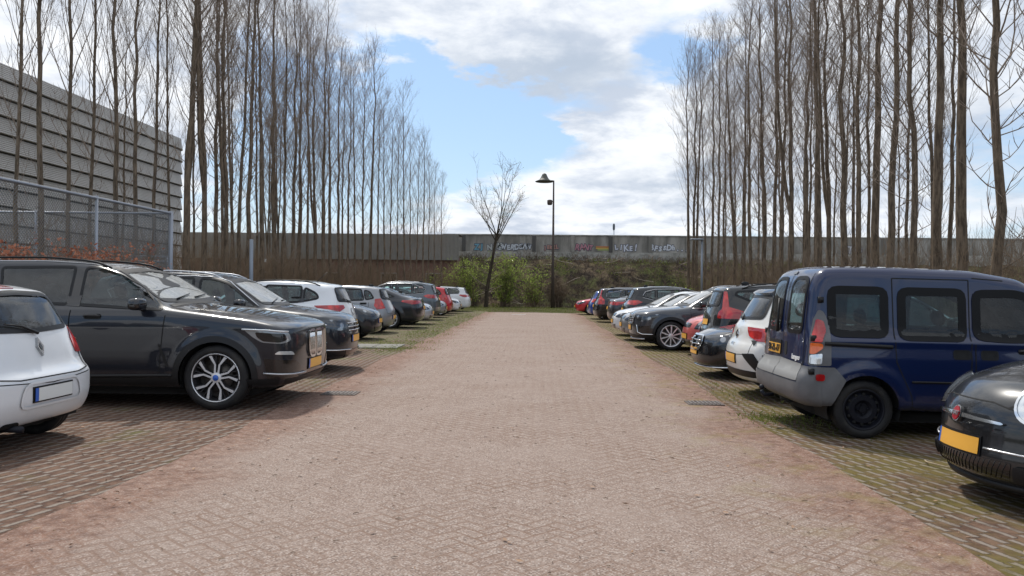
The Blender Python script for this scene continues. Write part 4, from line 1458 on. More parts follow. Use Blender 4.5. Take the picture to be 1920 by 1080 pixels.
def ex_3008(sh, root, pm):
    P = rpoly([(-.42, .62), (.42, .62), (.48, .84), (-.48, .84)], .04)
    g = Buf()
    g.add(*patch(sh, P, 'F', 1, .010, .06), m=0)
    g.add(*ring(sh, P, -.012, .012, 'F', 1, .02), m=1)
    for z in np.linspace(.66, .80, 4):
        b2 = bar(sh, [(-.43, z), (.43, z)], .006, 'F', 1, .018)
        g.add(b2.V[0], b2.F, None, 1)
    g.N = [None] * len(g.N)
    g.build('radiator_grille', [M_GLOSSB, M_CHROME], root)
    for s in (-1, 1):
        add_patch(sh, root, 'air_intake', M_GLOSSB, [(.55, .34), (.98, .38), (1.0, .60), (.62, .56)], 'F', s, .008)
        add_bar(sh, root, 'bumper_trim', M_CHROME, [(.60, .60), (.64, .42), (.78, .38), (1.0, .38)], .012, 'F', s, .016)
    add_bar(sh, root, 'lip_trim', M_SILVER, [(-.8, .27), (0, .25), (.8, .27)], .02, 'F', 1, .015)


def ex_tiguan(sh, root, pm):
    g = Buf()
    for z in (.70, .76, .82):
        b2 = bar(sh, [(-.40, z), (.40, z)], .008, 'F', 1, .016)
        g.add(b2.V[0], b2.F)
    g.build('grille_bars', M_CHROME, root)
    for s in (-1, 1):
        add_bar(sh, root, 'bumper_trim', M_CHROME, [(.30, .38), (.65, .385), (.98, .40)], .010, 'F', s, .016)
    vw(sh, root, 0, .77, .065, 'F')


def ex_swift(sh, root, pm):
    add_patch(sh, root, 'upper_grille', M_GLOSSB, [(-.30, .66), (.30, .66), (.34, .74), (-.34, .74)], 'F', 1, .008)


def ex_captur(sh, root, pm):
    add_patch(sh, root, 'bumper_insert', M_BLACK, [(-.5, .36), (.5, .36), (.44, .50), (-.44, .50)], 'R', 1, .010)
    d = Buf()
    d.add(*patch(sh, [(0, .97), (.05, .89), (0, .81), (-.05, .89)], 'R', 1, .02, .1))
    d.build('diamond_badge', M_CHROME, root)


SP['merc']['grillepoly'] = [(-.3, .5), (.3, .5), (.3, .6), (-.3, .6)]

# ---------------------------------------------------------------- the parked cars
P_ = {
    'x5': paint('paint_graphite', (.010, .012, .019), .1, .3, .05),
    'white': paint('paint_white', (.72, .74, .76), 0, .35, .18),
    'warmwhite': paint('paint_warm_white', (.66, .655, .63), 0, .35, .2),
    'blackblue': paint('paint_black_blue', (.008, .011, .018), .1, .3, .06),
    'black': paint('paint_black', (.007, .008, .010), .05, .25, .06),
    'grey': paint('paint_grey', (.26, .265, .28), .5, .35),
    'silver': paint('paint_silver', (.5, .51, .53), .6, .35),
    'bluegrey': paint('paint_blue_grey', (.095, .115, .135), .4, .35),
    'red': paint('paint_red', (.50, .012, .022), .1, .3),
    'dullred': paint('paint_faded_red', (.50, .10, .09), .1, .4),
    'gunmetal': paint('paint_gunmetal', (.048, .052, .062), .3, .3, .08),
    'navy': paint('paint_navy', (.003, .011, .055), .0, .3, .06),
    'blue': paint('paint_blue', (.02, .07, .32), .2, .3),
    'darksilver': paint('paint_dark_silver', (.30, .305, .315), .6, .35),
    'fiat': paint('paint_dark_grey', (.014, .015, .017), .15, .28, .05),
}
GL, GR = 'cars parked nose or tail to the lane on the left', 'cars parked nose or tail to the lane on the right'
# kind, side, facing, X of the end at the lane, Y of the centre line, paint, resolution, wheel, options, extra, name, category, label
CARS = [
    ('twingo', -1, 'tail', -4.25, 7.05, 'white', .028, 'seven', dict(white_plate=True, rails=False, rear_glass=M_GLASS, grille=False), ex_twingo, 'white small hatchback with its tail to the lane, nearest car on the left'),
    ('x5', -1, 'nose', -2.82, 10.2, 'x5', .026, 'yspoke', dict(frame=.02, grille=False, wr=.05, head_mat=M_LAMPX, side_glass={1: glassmat('rear_door_glass', (.30, .38, .39)), 2: M_GLASSD}), ex_x5, 'large dark graphite SUV with double kidney grille and split spoke wheels'),
    ('tiguan', -1, 'nose', -3.14, 13.9, 'blackblue', .035, 'five', dict(rail_mat=M_SILVER, clad_f=True), ex_tiguan, 'black SUV with silver roof rails, nose just past the big graphite SUV'),
    ('captur', -1, 'tail', -3.98, 17.6, 'white', .035, 'five', dict(whip=True), ex_captur, 'white crossover parked tail out with black roof rails and whip antenna'),
    ('aygo', -1, 'nose', -4.28, 22.0, 'blackblue', .045, 'five', {}, None, 'tiny dark blue black hatchback parked nose out beside the white crossover'),
    ('picanto', -1, 'tail', -4.46, 25.2, 'grey', .045, 'five', {}, None, 'mid grey small hatchback showing tall red tail lights'),
    ('liftback', -1, 'tail', -3.98, 28.4, 'blackblue', .05, 'ten', {}, None, 'low black liftback with sloping rear glass, tail to the lane'),
    ('hatch', -1, 'nose', -4.02, 31.2, 'silver', .06, 'five', dict(), None, 'silver hatchback nose peeping out behind the black liftback'),
    ('tiguan', -1, 'tail', -4.26, 35.4, 'bluegrey', .06, 'five', dict(rail_mat=M_SILVER), None, 'blue grey SUV parked tail out with chrome window line'),
    ('hatch', -1, 'nose', -4.30, 38.4, 'darksilver', .06, 'five', {}, None, 'grey hatchback nose between the blue grey SUV and the red car'),
    ('picanto', -1, 'tail', -4.32, 41.4, 'red', .06, 'five', dict(scale=1.04), None, 'bright red hatchback parked tail out on the left'),
    ('hatch', -1, 'nose', -4.18, 44.4, 'white', .06, 'five', {}, None, 'white hatchback nose between the red car and the white estate'),
    ('wagon', -1, 'tail', -3.92, 48.0, 'white', .06, 'five', {}, None, 'white estate car, farthest in the left row'),
    ('fiat', 1, 'nose', 3.0, 5.75, 'fiat', .026, 'seven', dict(grille=False, mirror_mat=M_GLOSSB), ex_fiat, 'dark grey bubble shaped city car with red round badge, nearest on the right'),
    ('kangoo', 1, 'tail', 2.62, 8.86, 'navy', .028, 'steel', dict(antenna=False, frame=.075, wr=.10, pr=0, rear_glass=M_GLASS, mirror_mat=M_BLACK), ex_kangoo, 'old navy blue van with grey bumper, twin rear doors and black steel wheels'),
    ('troc', 1, 'tail', 2.73, 11.3, 'warmwhite', .035, 'five', {}, ex_troc, 'white crossover parked tail out directly behind the navy van'),
    ('merc', 1, 'nose', 2.72, 13.9, 'black', .035, 'five', dict(grille=False), ex_merc, 'black saloon with star badge in its grille, nose to the lane'),
    ('xc40', 1, 'tail', 3.35, 16.2, 'black', .035, 'five', dict(rails=True), None, 'black SUV parked tail out with tall hockey stick tail lights'),
    ('swift', 1, 'nose', 3.36, 18.3, 'dullred', .045, 'five', {}, ex_swift, 'faded red hatchback nose squeezed between the black SUV and gunmetal SUV'),
    ('suv', 1, 'nose', 2.36, 20.3, 'gunmetal', .035, 'ten', dict(grille=False, rail_mat=M_SILVER), ex_3008, 'gunmetal SUV parked nose out with two tone alloy wheel in view'),
    ('hatch', 1, 'nose', 2.44, 23.3, 'darksilver', .05, 'five', dict(), None, 'silver grey hatchback nose next to the gunmetal SUV'),
    ('hatch', 1, 'nose', 2.42, 25.7, 'white', .05, 'five', {}, None, 'white hatchback nose out, second car beyond the gunmetal SUV'),
    ('suv', 1, 'tail', 3.05, 28.8, 'black', .055, 'five', dict(rails=False, rear_glass=M_GLASSD), None, 'black SUV tail out with long dark side glass and chrome line'),
    ('liftback', 1, 'tail', 2.82, 32.0, 'gunmetal', .06, 'five', {}, None, 'dark grey liftback with a ducktail rear beside the black estate'),
    ('volvowagon', 1, 'tail', 2.52, 35.8, 'black', .06, 'five', dict(rail_mat=M_SILVER), None, 'black estate car with tall red tail lights running up its pillars'),
    ('hatch', 1, 'tail', 2.50, 39.2, 'blue', .06, 'five', {}, None, 'bright blue hatchback tail beside the black estate'),
    ('hatch', 1, 'nose', 2.18, 45.6, 'red', .06, 'ten', {}, None, 'red hatchback parked nose out, farthest in the right row'),
]
ONLY = None
cat_of = {'kangoo': 'van'}
for i, (kind, side, face, xe, yc, pn, res, wh, op, ex, lab) in enumerate(CARS):
    if ONLY is not None and i not in ONLY:
        continue
    op = dict(op)
    root, sh = make_car(kind, P_[pn], res, wh, extra=ex, opts=op, glass=glassmat('van_glass', (.36, .47, .47), .8, 1.5, .05) if kind == 'kangoo' else None)
    if kind == 'kangoo':
        root.name = 'parked_van'
        root.scale = (1, 1, .98)
    xc = xe + side * sh.L / 2
    rz = (0 if face == 'nose' else PI) if side < 0 else (PI if face == 'nose' else 0)
    root.location = (xc, yc, gz(xc) + .006)
    slope = math.atan(.015) if side > 0 else 0
    root.rotation_euler = (0, slope if rz == 0 else -slope, rz + R([0, -.3, .8, -.5, .4, 0, .6, -.4][i % 8]))
    tag(root, lab, cat_of.get(kind, 'car'), GL if side < 0 else GR)
# ---------------------------------------------------------------- ground, lane, parking bays
LX0, LX1, LY1 = -3.0, 2.48, 47.0


def f_ground(q, p):
    o = pos(q)
    n = q.noise(o, .35, 8, .62)
    n2 = q.noise(o, 3.0, 8, .7)
    n3 = q.noise(o, 30, 4, .7)
    c = q.mix(q.ss(n, .35, .65), (.085, .065, .038), (.075, .095, .028))
    c = q.mix(q.ss(n2, .45, .62), c, (.06, .045, .03))
    c = q.mix(q.m('MULTIPLY', q.ss(n3, .55, .7), .5), c, (.20, .16, .10))
    q.put(p.inputs['Base Color'], c)
    bump(q, p, q.m('ADD', n2, n3), .8, .05)


M_GROUND = mat('soil_and_grass', (.1, .1, .05), .95, spec=.1, fn=f_ground)


def f_lane(q, p):
    o = pos(q)
    x, y, z = q.sep(o)
    w = .097
    # 45 degree herringbone
    wx = q.m('MULTIPLY', q.m('SUBTRACT', q.noise(o, 1.1, 3), .5), .05)
    wy = q.m('MULTIPLY', q.m('SUBTRACT', q.noise(q.comb(y, x, 3.3), 1.1, 3), .5), .05)
    xx, yy = q.m('ADD', x, wx), q.m('ADD', y, wy)
    u = q.m('DIVIDE', q.m('ADD', xx, yy), w * 1.4142)
    v = q.m('DIVIDE', q.m('SUBTRACT', yy, xx), w * 1.4142)
    i, j = q.m('FLOOR', u), q.m('FLOOR', v)
    fx, fy = q.m('FRACT', u), q.m('FRACT', v)
    k = q.m('FLOORED_MODULO', q.m('SUBTRACT', i, j), 4.0)
    eq = lambda n: q.m('COMPARE', k, float(n), .1)
    dl = q.m('ADD', fx, q.m('MULTIPLY', eq(1), 9.0))
    dr = q.m('ADD', q.m('SUBTRACT', 1.0, fx), q.m('MULTIPLY', eq(0), 9.0))
    db = q.m('ADD', fy, q.m('MULTIPLY', eq(2), 9.0))
    dt = q.m('ADD', q.m('SUBTRACT', 1.0, fy), q.m('MULTIPLY', eq(3), 9.0))
    d = q.m('MINIMUM', q.m('MINIMUM', dl, dr), q.m('MINIMUM', db, dt))
    bi = q.m('SUBTRACT', i, eq(1))
    bj = q.m('ADD', j, eq(3))
    rnd = q.new('ShaderNodeTexWhiteNoise', {0: q.comb(bi, bj, 0.0)}).outputs[0]
    rough = q.noise(o, 24, 4, .6)
    joint = q.ss(q.m('ADD', d, q.m('MULTIPLY', q.m('SUBTRACT', rough, .5), .26)), .15, .05)
    grit = q.noise(o, 85, 4, .9)
    grit2 = q.noise(o, 60, 5, .8)
    big = q.noise(o, .55, 6, .6)
    cell = q.new('ShaderNodeVectorMath', {0: o, 1: (105, 105, 0)}, operation='MULTIPLY').outputs[0]
    cell = q.new('ShaderNodeVectorMath', {0: cell}, operation='FLOOR').outputs[0]
    sp_ = q.new('ShaderNodeTexWhiteNoise', {0: cell}).outputs[0]
    base = q.mix(rnd, (.245, .176, .141), (.285, .216, .178))
    base = q.mix(q.m('MULTIPLY', q.ss(grit, .46, .36), .8), base, (.12, .085, .07))
    base = q.mix(q.m('MULTIPLY', q.ss(grit, .55, .66), .8), base, (.52, .47, .43))
    base = q.mix(q.m('MULTIPLY', q.ss(grit2, .52, .70), .6), base, (.20, .14, .11))
    base = q.mix(q.m('MULTIPLY', q.m('LESS_THAN', sp_, .17), .50), base, (.09, .062, .05))
    base = q.mix(q.m('MULTIPLY', q.m('GREATER_THAN', sp_, .84), .42), base, (.52, .46, .42))
    crumbs = q.noise(q.comb(x, q.m('MULTIPLY', y, .6), 0.0), 17, 7, .85)
    base = q.mix(q.m('MULTIPLY', q.ss(crumbs, .55, .66), .55), base, (.16, .11, .085))
    base = q.mix(q.m('MULTIPLY', q.ss(crumbs, .44, .36), .35), base, (.40, .35, .31))
    jvis = q.m('MULTIPLY', joint, q.ss(q.noise(o, .8, 4), .35, .65, .12, .75))
    base = q.mix(jvis, base, (.185, .112, .076))
    base = q.mix(q.m('MULTIPLY', q.ss(big, .45, .7), .35), base, (.30, .235, .20))
    # red brown soil washed in along both edges, moss tint towards the right side
    ew = q.m('MULTIPLY', q.m('SUBTRACT', q.noise(o, .9, 6, .6), .5), 1.7)
    dL = q.m('ADD', q.m('SUBTRACT', x, LX0), ew)
    dR = q.m('ADD', q.m('SUBTRACT', LX1, x), ew)
    e = q.m('MAXIMUM', q.ss(dL, .95, .1), q.ss(dR, .95, .1))
    soiln = q.noise(o, 9, 6, .7)
    soil = q.mix(q.ss(soiln, .35, .65), (.24, .115, .070), (.12, .060, .042))
    base = q.mix(q.m('MULTIPLY', e, q.ss(q.m('ADD', q.m('MULTIPLY', grit2, .6), q.m('MULTIPLY', soiln, .4)), .38, .60, .15, .95)), base, soil)
    mossn = q.m('MULTIPLY', q.ss(dR, 1.5, .4), q.ss(q.noise(o, 2.2, 6, .65), .48, .68))
    base = q.mix(q.m('MULTIPLY', mossn, .45), base, (.20, .16, .05))
    q.put(p.inputs['Base Color'], base)
    hgt = q.m('ADD', q.m('MULTIPLY', q.m('SUBTRACT', 1.0, q.m('MULTIPLY', joint, jvis)), .5), q.m('ADD', q.m('MULTIPLY', grit, .5), q.m('MULTIPLY', rnd, .25)))
    bump(q, p, hgt, .7, .011)


M_LANE = mat('herringbone_brick_lane', (.4, .33, .29), .88, spec=.25, fn=f_lane)


def f_bay(q, p):
    o = pos(q)
    x, y, z = q.sep(o)
    wn_ = q.m('MULTIPLY', q.m('SUBTRACT', q.noise(o, 3.5, 4), .5), .035)
    ux = q.m('ADD', x, wn_)
    rw = q.m('DIVIDE', ux, .118)
    row = q.m('FLOOR', rw)
    par = q.m('MULTIPLY', q.m('FLOORED_MODULO', row, 2.0), .5)
    saw = q.m('SUBTRACT', q.m('FRACT', q.m('ADD', q.m('DIVIDE', y, .21), par)), .5)
    fy = q.m('ABSOLUTE', saw)
    sgn = q.m('MULTIPLY', q.m('SIGN', x), -.55)
    fr = q.m('ABSOLUTE', q.m('SUBTRACT', q.m('SUBTRACT', q.m('FRACT', rw), .5), q.m('MULTIPLY', saw, sgn)))
    rough = q.noise(o, 26, 5, .7)
    wear = q.noise(o, 1.3, 5, .6)
    rib = q.ss(q.m('ADD', fr, q.m('MULTIPLY', q.m('SUBTRACT', rough, .5), .30)), .27, .12)
    seg = q.ss(q.m('ADD', fy, q.m('MULTIPLY', q.m('SUBTRACT', rough, .5), .35)), .47, .38)
    vis = q.m('MULTIPLY', q.m('MULTIPLY', rib, seg), q.ss(q.m('ADD', wear, q.m('MULTIPLY', rough, .3)), .42, .60, .15, 1.0))
    grit = q.noise(o, 90, 4, .75)
    fill = q.mix(q.ss(q.noise(o, 7, 6, .7), .38, .62), (.10, .056, .040), (.19, .115, .080))
    fill = q.mix(q.m('MULTIPLY', q.ss(grit, .60, .75), .5), fill, (.42, .33, .26))
    # moss and grass: much on the right, patches further along on the left
    side = q.m('ADD', q.ss(x, 1.0, 3.0, 0.0, .20), q.m('MULTIPLY', q.ss(y, 9.0, 26.0), q.ss(x, 1.0, -1.0, .05, .22)))
    mo = q.m('ADD', q.noise(o, 1.1, 7, .62), side)
    moss = q.mix(q.noise(o, 5, 4), (.175, .130, .022), (.085, .090, .022))
    moss = q.mix(q.ss(x, 0.0, -2.0), moss, (.10, .125, .035))
    fill = q.mix(q.m('MULTIPLY', q.ss(mo, .55, .78), q.ss(grit, .70, .35, .3, 1.0)), fill, moss)
    rib_c = q.mix(grit, (.19, .152, .122), (.33, .28, .24))
    rib_c = q.mix(q.m('MULTIPLY', q.ss(mo, .62, .9), .45), rib_c, (.20, .18, .06))
    q.put(p.inputs['Base Color'], q.mix(vis, fill, rib_c))
    bump(q, p, q.m('ADD', q.m('MULTIPLY', vis, 1.3), q.m('MULTIPLY', grit, .5)), .9, .02)


M_BAY = mat('grass_paver_bays', (.2, .15, .1), .92, spec=.2, fn=f_bay)
M_CONC = mat('weathered_concrete', (.3, .29, .27), .85, fn=lambda q, p: (
    q.put(p.inputs['Base Color'], q.mix(q.noise(ocoord(q), 2.5, 8, .65), (.17, .165, .15), (.40, .385, .36)))))


def sheet(name, xs, ys, dz, m, extra=None):
    V, F = [], []
    for y in ys:
        for x in xs:
            V.append((x, y, gz(x) + dz + (extra(x, y) if extra else 0)))
    k = len(xs)
    for j in range(len(ys) - 1):
        for i in range(k - 1):
            F.append((j * k + i, j * k + i + 1, (j + 1) * k + i + 1, (j + 1) * k + i))
    o = mesh_obj(name, V, F, m)
    tag(o, kind='structure')
    return o


sheet('ground', [-600, -16, -9.2, LX0, LX1, 9.8, 16, 600], [-60, 0, 20, LY1, 60, 900], 0, M_GROUND)
sheet('parking_bays', [-9.2, -6, LX0 + .1], [-8, 10, 30, 49.5], .004, M_BAY).name = 'parking_bays_left'
sheet('parking_bays', [LX1 - .1, 6, 9.8], [-8, 10, 30, 48.5], .004, M_BAY).name = 'parking_bays_right'
rng = random.Random(4)
ys = np.arange(-8, LY1 + .01, .5)
V, F = [], []
for y in ys:
    a = LX0 + .05 * math.sin(y * 1.1) + rng.uniform(-.03, .03)
    c = LX1 + .05 * math.sin(y * .9 + 2) + rng.uniform(-.03, .03)
    V += [(a, y, gz(a) + .008), (0, y, .008), (c, y, gz(c) + .008)]
for j in range(len(ys) - 1):
    for i in range(2):
        F.append((j * 3 + i, j * 3 + i + 1, j * 3 + i + 4, j * 3 + i + 3))
tag(mesh_obj('lane', V, F, M_LANE), kind='structure')
M_SLAB = mat('grey_paving_slab', (.3, .29, .27), .85, fn=lambda q, p: (
    q.put(p.inputs['Base Color'], q.mix(q.noise(pos(q), 4, 8, .65), (.13, .125, .11), (.27, .26, .235)))))
# slab path between the white crossover and the tiny dark hatchback
sl = Buf()
for i in range(9):
    for j in range(2):
        x0 = -3.25 - i * .62
        sl.box((x0 - .3, 18.95 + j * .62, gz(x0) + .012), (.605, .605, .03), taper=.985)
tag(sl.build('slab_path', M_SLAB, smooth=False), kind='structure')

# embankment at the end, banks left and right
M_BANK = mat('embankment_litter', (.08, .06, .04), .95, spec=.1, fn=lambda q, p: (
    q.put(p.inputs['Base Color'], q.mix(q.ss(q.noise(pos(q), 1.4, 8, .7), .40, .62), (.04, .032, .026), q.mix(q.ss(q.noise(pos(q), .35, 4), .4, .6), (.20, .15, .10), (.11, .125, .045)))),
    bump(q, p, q.noise(pos(q), 5, 8, .75), 1.0, .2)))


def terrain(name, x0, x1, y0, y1, hf, nx, ny, m):
    V, F = [], []
    for j in range(ny + 1):
        for i in range(nx + 1):
            x, y = x0 + (x1 - x0) * i / nx, y0 + (y1 - y0) * j / ny
            V.append((x, y, hf(x, y)))
    for j in range(ny):
        for i in range(nx):
            a = j * (nx + 1) + i
            F.append((a, a + 1, a + nx + 2, a + nx + 1))
    return tag(mesh_obj(name, V, F, m), kind='structure')


def nz(x, y, s=1.0):
    return mnoise.noise(Vector((x * s, y * s, 1.7)))


def bank_h(x, y):
    t = min(1, max(0, (y - 60.2) / 6.6))
    return -.05 + 3.85 * t * t * (3 - 2 * t) + .22 * nz(x, y, .6) * min(1, t * 4) + .12 * nz(x, y, 1.7) * min(1, t * 4) + gz(x)


terrain('embankment', -70, 90, 60, 69, bank_h, 200, 24, M_BANK)
terrain('bank_right', 17, 60, 6, 60.5, lambda x, y: -.27 + 1.1 * sstep(x, 17.5, 24) + .2 * nz(x, y, .5) * sstep(x, 17.5, 19), 40, 50, M_BANK)

# ---------------------------------------------------------------- concrete wall with graffiti
M_WALL = mat('stained_concrete_wall', (.3, .28, .25), .9, fn=lambda q, p: (
    q.put(p.inputs['Base Color'], q.mix(q.ss(q.noise(q.new('ShaderNodeVectorMath', {0: pos(q), 1: (1, 1, .25)}, operation='MULTIPLY').outputs[0], .9, 8, .65), .35, .68), (.19, .18, .16), (.42, .395, .355)))))
M_WALLD = mat('dark_wall_post', (.1, .095, .09), .9)
M_WALLB = mat('lower_wall_beam', (.36, .35, .32), .85, fn=lambda q, p: (
    q.put(p.inputs['Base Color'], q.mix(q.ss(q.noise(pos(q), 1.2, 7, .7), .38, .62), (.25, .245, .215), (.47, .45, .405)))))
WY = 68.0
wall = Buf()
X0, X1, PW = -8.0, 70.0, 6.0
wall.box(((X0 + X1) / 2, WY, 5.21), (X1 - X0, .22, 1.40))
wobj = wall.build('graffiti_wall', M_WALL, smooth=False)
tag(wobj, 'grey concrete barrier wall with painted graffiti on top of the embankment', 'wall')
bb = Buf()
bb.box(((X0 + X1) / 2, WY - .02, 4.02), (X1 - X0, .34, .98))
bb.build('lower_beam', M_WALLB, wobj, smooth=False)
bb = Buf()
bb.box(((X0 + X1) / 2, WY, 5.95), (X1 - X0, .34, .09))
bb.build('coping', M_WALLB, wobj, smooth=False)
k = 0
for px_x in (-6.2, -.25, 3.05, 6.25, 9.6, 12.8, 17, 21, 25, 29, 34, 40, 46):
    Buf().box((px_x, WY - .06, 5.21), (.30, .32, 1.39)).build('wall_post', M_WALLD if k in (0, 1, 3) else M_WALL, wobj, smooth=False)
    k += 1
GRA = [('ZJ', -4.9, .78, (.16, .36, .46)), ('NIK', -3.6, .75, (.48, .50, .47)), ('OVERDOWN', -1.9, .62, (.54, .57, .60)), ('JEKEL', 1.2, .45, (.42, .24, .20)), ('RANT', 4.0, .68, (.46, .22, .26)),
       ('LIKE!', 7.55, .74, (.62, .64, .70)), ('BFSSDh...', 11.2, .66, (.66, .68, .72)), ('TNS', 27, .8, (.55, .55, .58))]
rg = random.Random(3)
for txt, x, sz, col in GRA:
    mk = mat('graffiti_' + txt[:3].lower().strip('!.'), col, .7)
    outl = mat('graffiti_outline', (.09, .09, .12), .8)
    lay = [(-.5 + (i + .5) / len(txt), rg.uniform(-.06, .06), rg.uniform(-.22, .22), rg.uniform(.85, 1.2)) for i in range(len(txt))]
    for kk, (of, mm, dd) in enumerate(((.075, outl, .0), (.030, mk, .012))):
        gb_ = Buf()
        for ch, (fx_, dz_, rr_, ss_) in zip(txt, lay):
            me = text_mesh(ch, sz * .88 * ss_, .004, 'graffiti', of, .08)
            Vv = np.array([v.co[:] for v in me.vertices])
            if len(Vv):
                cs, sn = math.cos(rr_), math.sin(rr_)
                X_ = Vv[:, 0] * cs * .9 - Vv[:, 1] * sn + fx_ * len(txt) * sz * .56
                Y_ = Vv[:, 0] * sn + Vv[:, 1] * cs + dz_
                gb_.add(np.stack([X_, Y_, Vv[:, 2]], 1), [list(p.vertices) for p in me.polygons])
            bpy.data.meshes.remove(me)
        o = gb_.build('graffiti', mm, wobj, smooth=False, loc=(x, WY - .118 - dd, 4.90))
        o.rotation_euler = (PI / 2, 0, 0)
# rainbow blob tag
for kk, (c, w_, z_) in enumerate((((.50, .20, .08), 1.1, 4.98), ((.56, .38, .10), 1.2, 4.86), ((.30, .36, .14), 1.0, 4.73))):
    Buf().box((5.55 + .05 * kk, WY - .125, z_), (w_, .012, .13)).build('graffiti_band', mat('graffiti_fill_%d' % kk, c, .7), wobj, smooth=False)

# lower brick building and grey retaining wall on the left, behind the trees
M_BRICK = mat('dark_red_brick', (.15, .07, .05), .9, fn=lambda q, p: (
    q.put(p.inputs['Base Color'], q.mix(q.new('ShaderNodeTexBrick', {'Vector': q.comb(q.sep(pos(q))[0], q.sep(pos(q))[2]), 'Scale': 4.5, 'Color1': (.20, .085, .062), 'Color2': (.15, .075, .06), 'Mortar': (.24, .20, .17), 'Mortar Size': .02}).outputs[0],
                                        (.10, .07, .05), (.16, .09, .07)) if False else q.new('ShaderNodeTexBrick', {'Vector': q.comb(q.sep(pos(q))[0], q.sep(pos(q))[2]), 'Scale': 4.5, 'Color1': (.20, .085, .062), 'Color2': (.15, .075, .06), 'Mortar': (.24, .20, .17), 'Mortar Size': .02}).outputs[0])))
hb = empty('brick_shed', (-17, 64, 0))
tag(hb, 'long low shed of dark red brick under a grey corrugated fascia, behind the left trees', 'building')
w_ = Buf().box((0, 0, 1.9), (21.6, 3.4, 3.8)).build('wall', M_BRICK, hb, smooth=False)
rf = Buf()
xs = np.arange(-11.1, 11.1, .15)
Vr, Fr = [], []
for i, x in enumerate(xs):
    d = .03 if i % 2 else 0
    Vr += [(x, -1.95 - d, 3.55), (x, -1.95 - d, 5.55), (x, 2.0, 5.60)]
for i in range(len(xs) - 1):
    a = i * 3
    Fr += [(a, a + 3, a + 4, a + 1), (a + 1, a + 4, a + 5, a + 2)]
rf.add(Vr, Fr)
M_FASC = mat('grey_corrugated_fascia', (.22, .22, .21), .7, fn=lambda q, p: (
    q.put(p.inputs['Base Color'], q.mix(q.noise(pos(q), .8, 7, .7), (.14, .135, .12), (.32, .30, .275)))))
rf.build('roof', M_FASC, hb, smooth=False)
for x in (-8.5, -4.0, 1.0, 5.5, 9.0):
    wd = Buf().box((x, -1.72, 2.1), (1.3, .08, .9)).build('window', mat('pale_frame', (.30, .29, .27), .5), hb, smooth=False)
    Buf().box((x, -1.765, 2.1), (1.1, .02, .72)).build('pane', M_GLOSSB, wd, smooth=False)
cw_ = Buf()
cw_.box((-33, 66, 2.7), (50, .3, 5.4))
tag(cw_.build('retaining_wall', M_WALL, smooth=False), 'plain grey retaining wall far back beyond the brick shed', 'wall')

# ---------------------------------------------------------------- big clad building on the left
M_CLAD = mat('ribbed_white_cladding', (.55, .55, .56), .5, fn=lambda q, p: (
    q.put(p.inputs['Base Color'], q.mix(q.noise(pos(q), .6, 5), (.38, .355, .325), (.54, .51, .47))),
    bump(q, p, q.m('SINE', q.m('MULTIPLY', q.sep(pos(q))[2], 2 * PI / .09)), .6, .02)))
M_DARKG = mat('dark_joint', (.05, .05, .05), .8)
hall = empty('clad_hall', (-24.1, 36, 0))
tag(hall, 'tall windowless hall clad in overlapping white ribbed bands, behind the left fence', 'building')
Hh = 11.3
BX, BY0, BY1 = -24.1, 20.0, 55.0
core = Buf()
rc = 1.3
# plan outline with a rounded far corner
pl = [(BX - 20, BY0), (BX, BY0)] + [(BX - rc + rc * math.cos(t), BY1 - rc + rc * math.sin(t)) for t in np.linspace(0, PI / 2, 7)] + [(BX - 20, BY1)]


def extr(pl, z0, z1, o0, o1):
    A, B_ = inset(pl, -o0), inset(pl, -o1)
    k = len(pl)
    V = [(p[0] + 24.1, p[1] - 36, z0) for p in A] + [(p[0] + 24.1, p[1] - 36, z1) for p in B_]
    F = [(i, (i + 1) % k, (i + 1) % k + k, i + k) for i in range(k)] + [tuple(range(k, 2 * k)), tuple(range(k))[::-1]]
    return V, F


core.add(*extr(pl, 0, Hh - .1, 0, 0))
core.build('wall', M_DARKG, hall, smooth=False)
nb = 14
for i in range(nb):
    z0, z1 = Hh * i / nb + .10, Hh * (i + 1) / nb + .02
    Buf().add(*extr(pl, z0, z1, .16, .04)).build('cladding_band', M_CLAD, hall, smooth=False)

# ---------------------------------------------------------------- chain link fence around the corner
M_GALV = mat('galvanised_steel', (.30, .32, .36), .45, .6)
M_WIRE = mat('fence_wire', (.20, .21, .22), .5, .5)
fence = empty('chain_link_fence', (-10.3, 22.5, 0))
tag(fence, 'tall galvanised chain link fence turning a corner in front of the clad hall', 'fence')
FH = 3.46


def fpost(x, y, r=.036, h=FH):
    Buf().tube([(x + 10.3, y - 22.5, gz(x)), (x + 10.3, y - 22.5, h + .06)], r, 10).build('post', M_GALV, fence)


fpost(-10.3, 22.5, .06)
for y in (18.7, 14.9, 11.1, 7.3):
    fpost(-10.3, y)
for x in (-14.1, -17.9, -21.7):
    fpost(x, 22.5)
rl = Buf()
rl.tube([(0, 0, FH), (0, -16, FH)], .035, 8)
rl.tube([(0, 0, FH), (-13.5, 0, FH)], .03, 8)
rl.tube([(0, 0, .25), (0, -16, .25)], .02, 6)
rl.build('rail', M_GALV, fence)


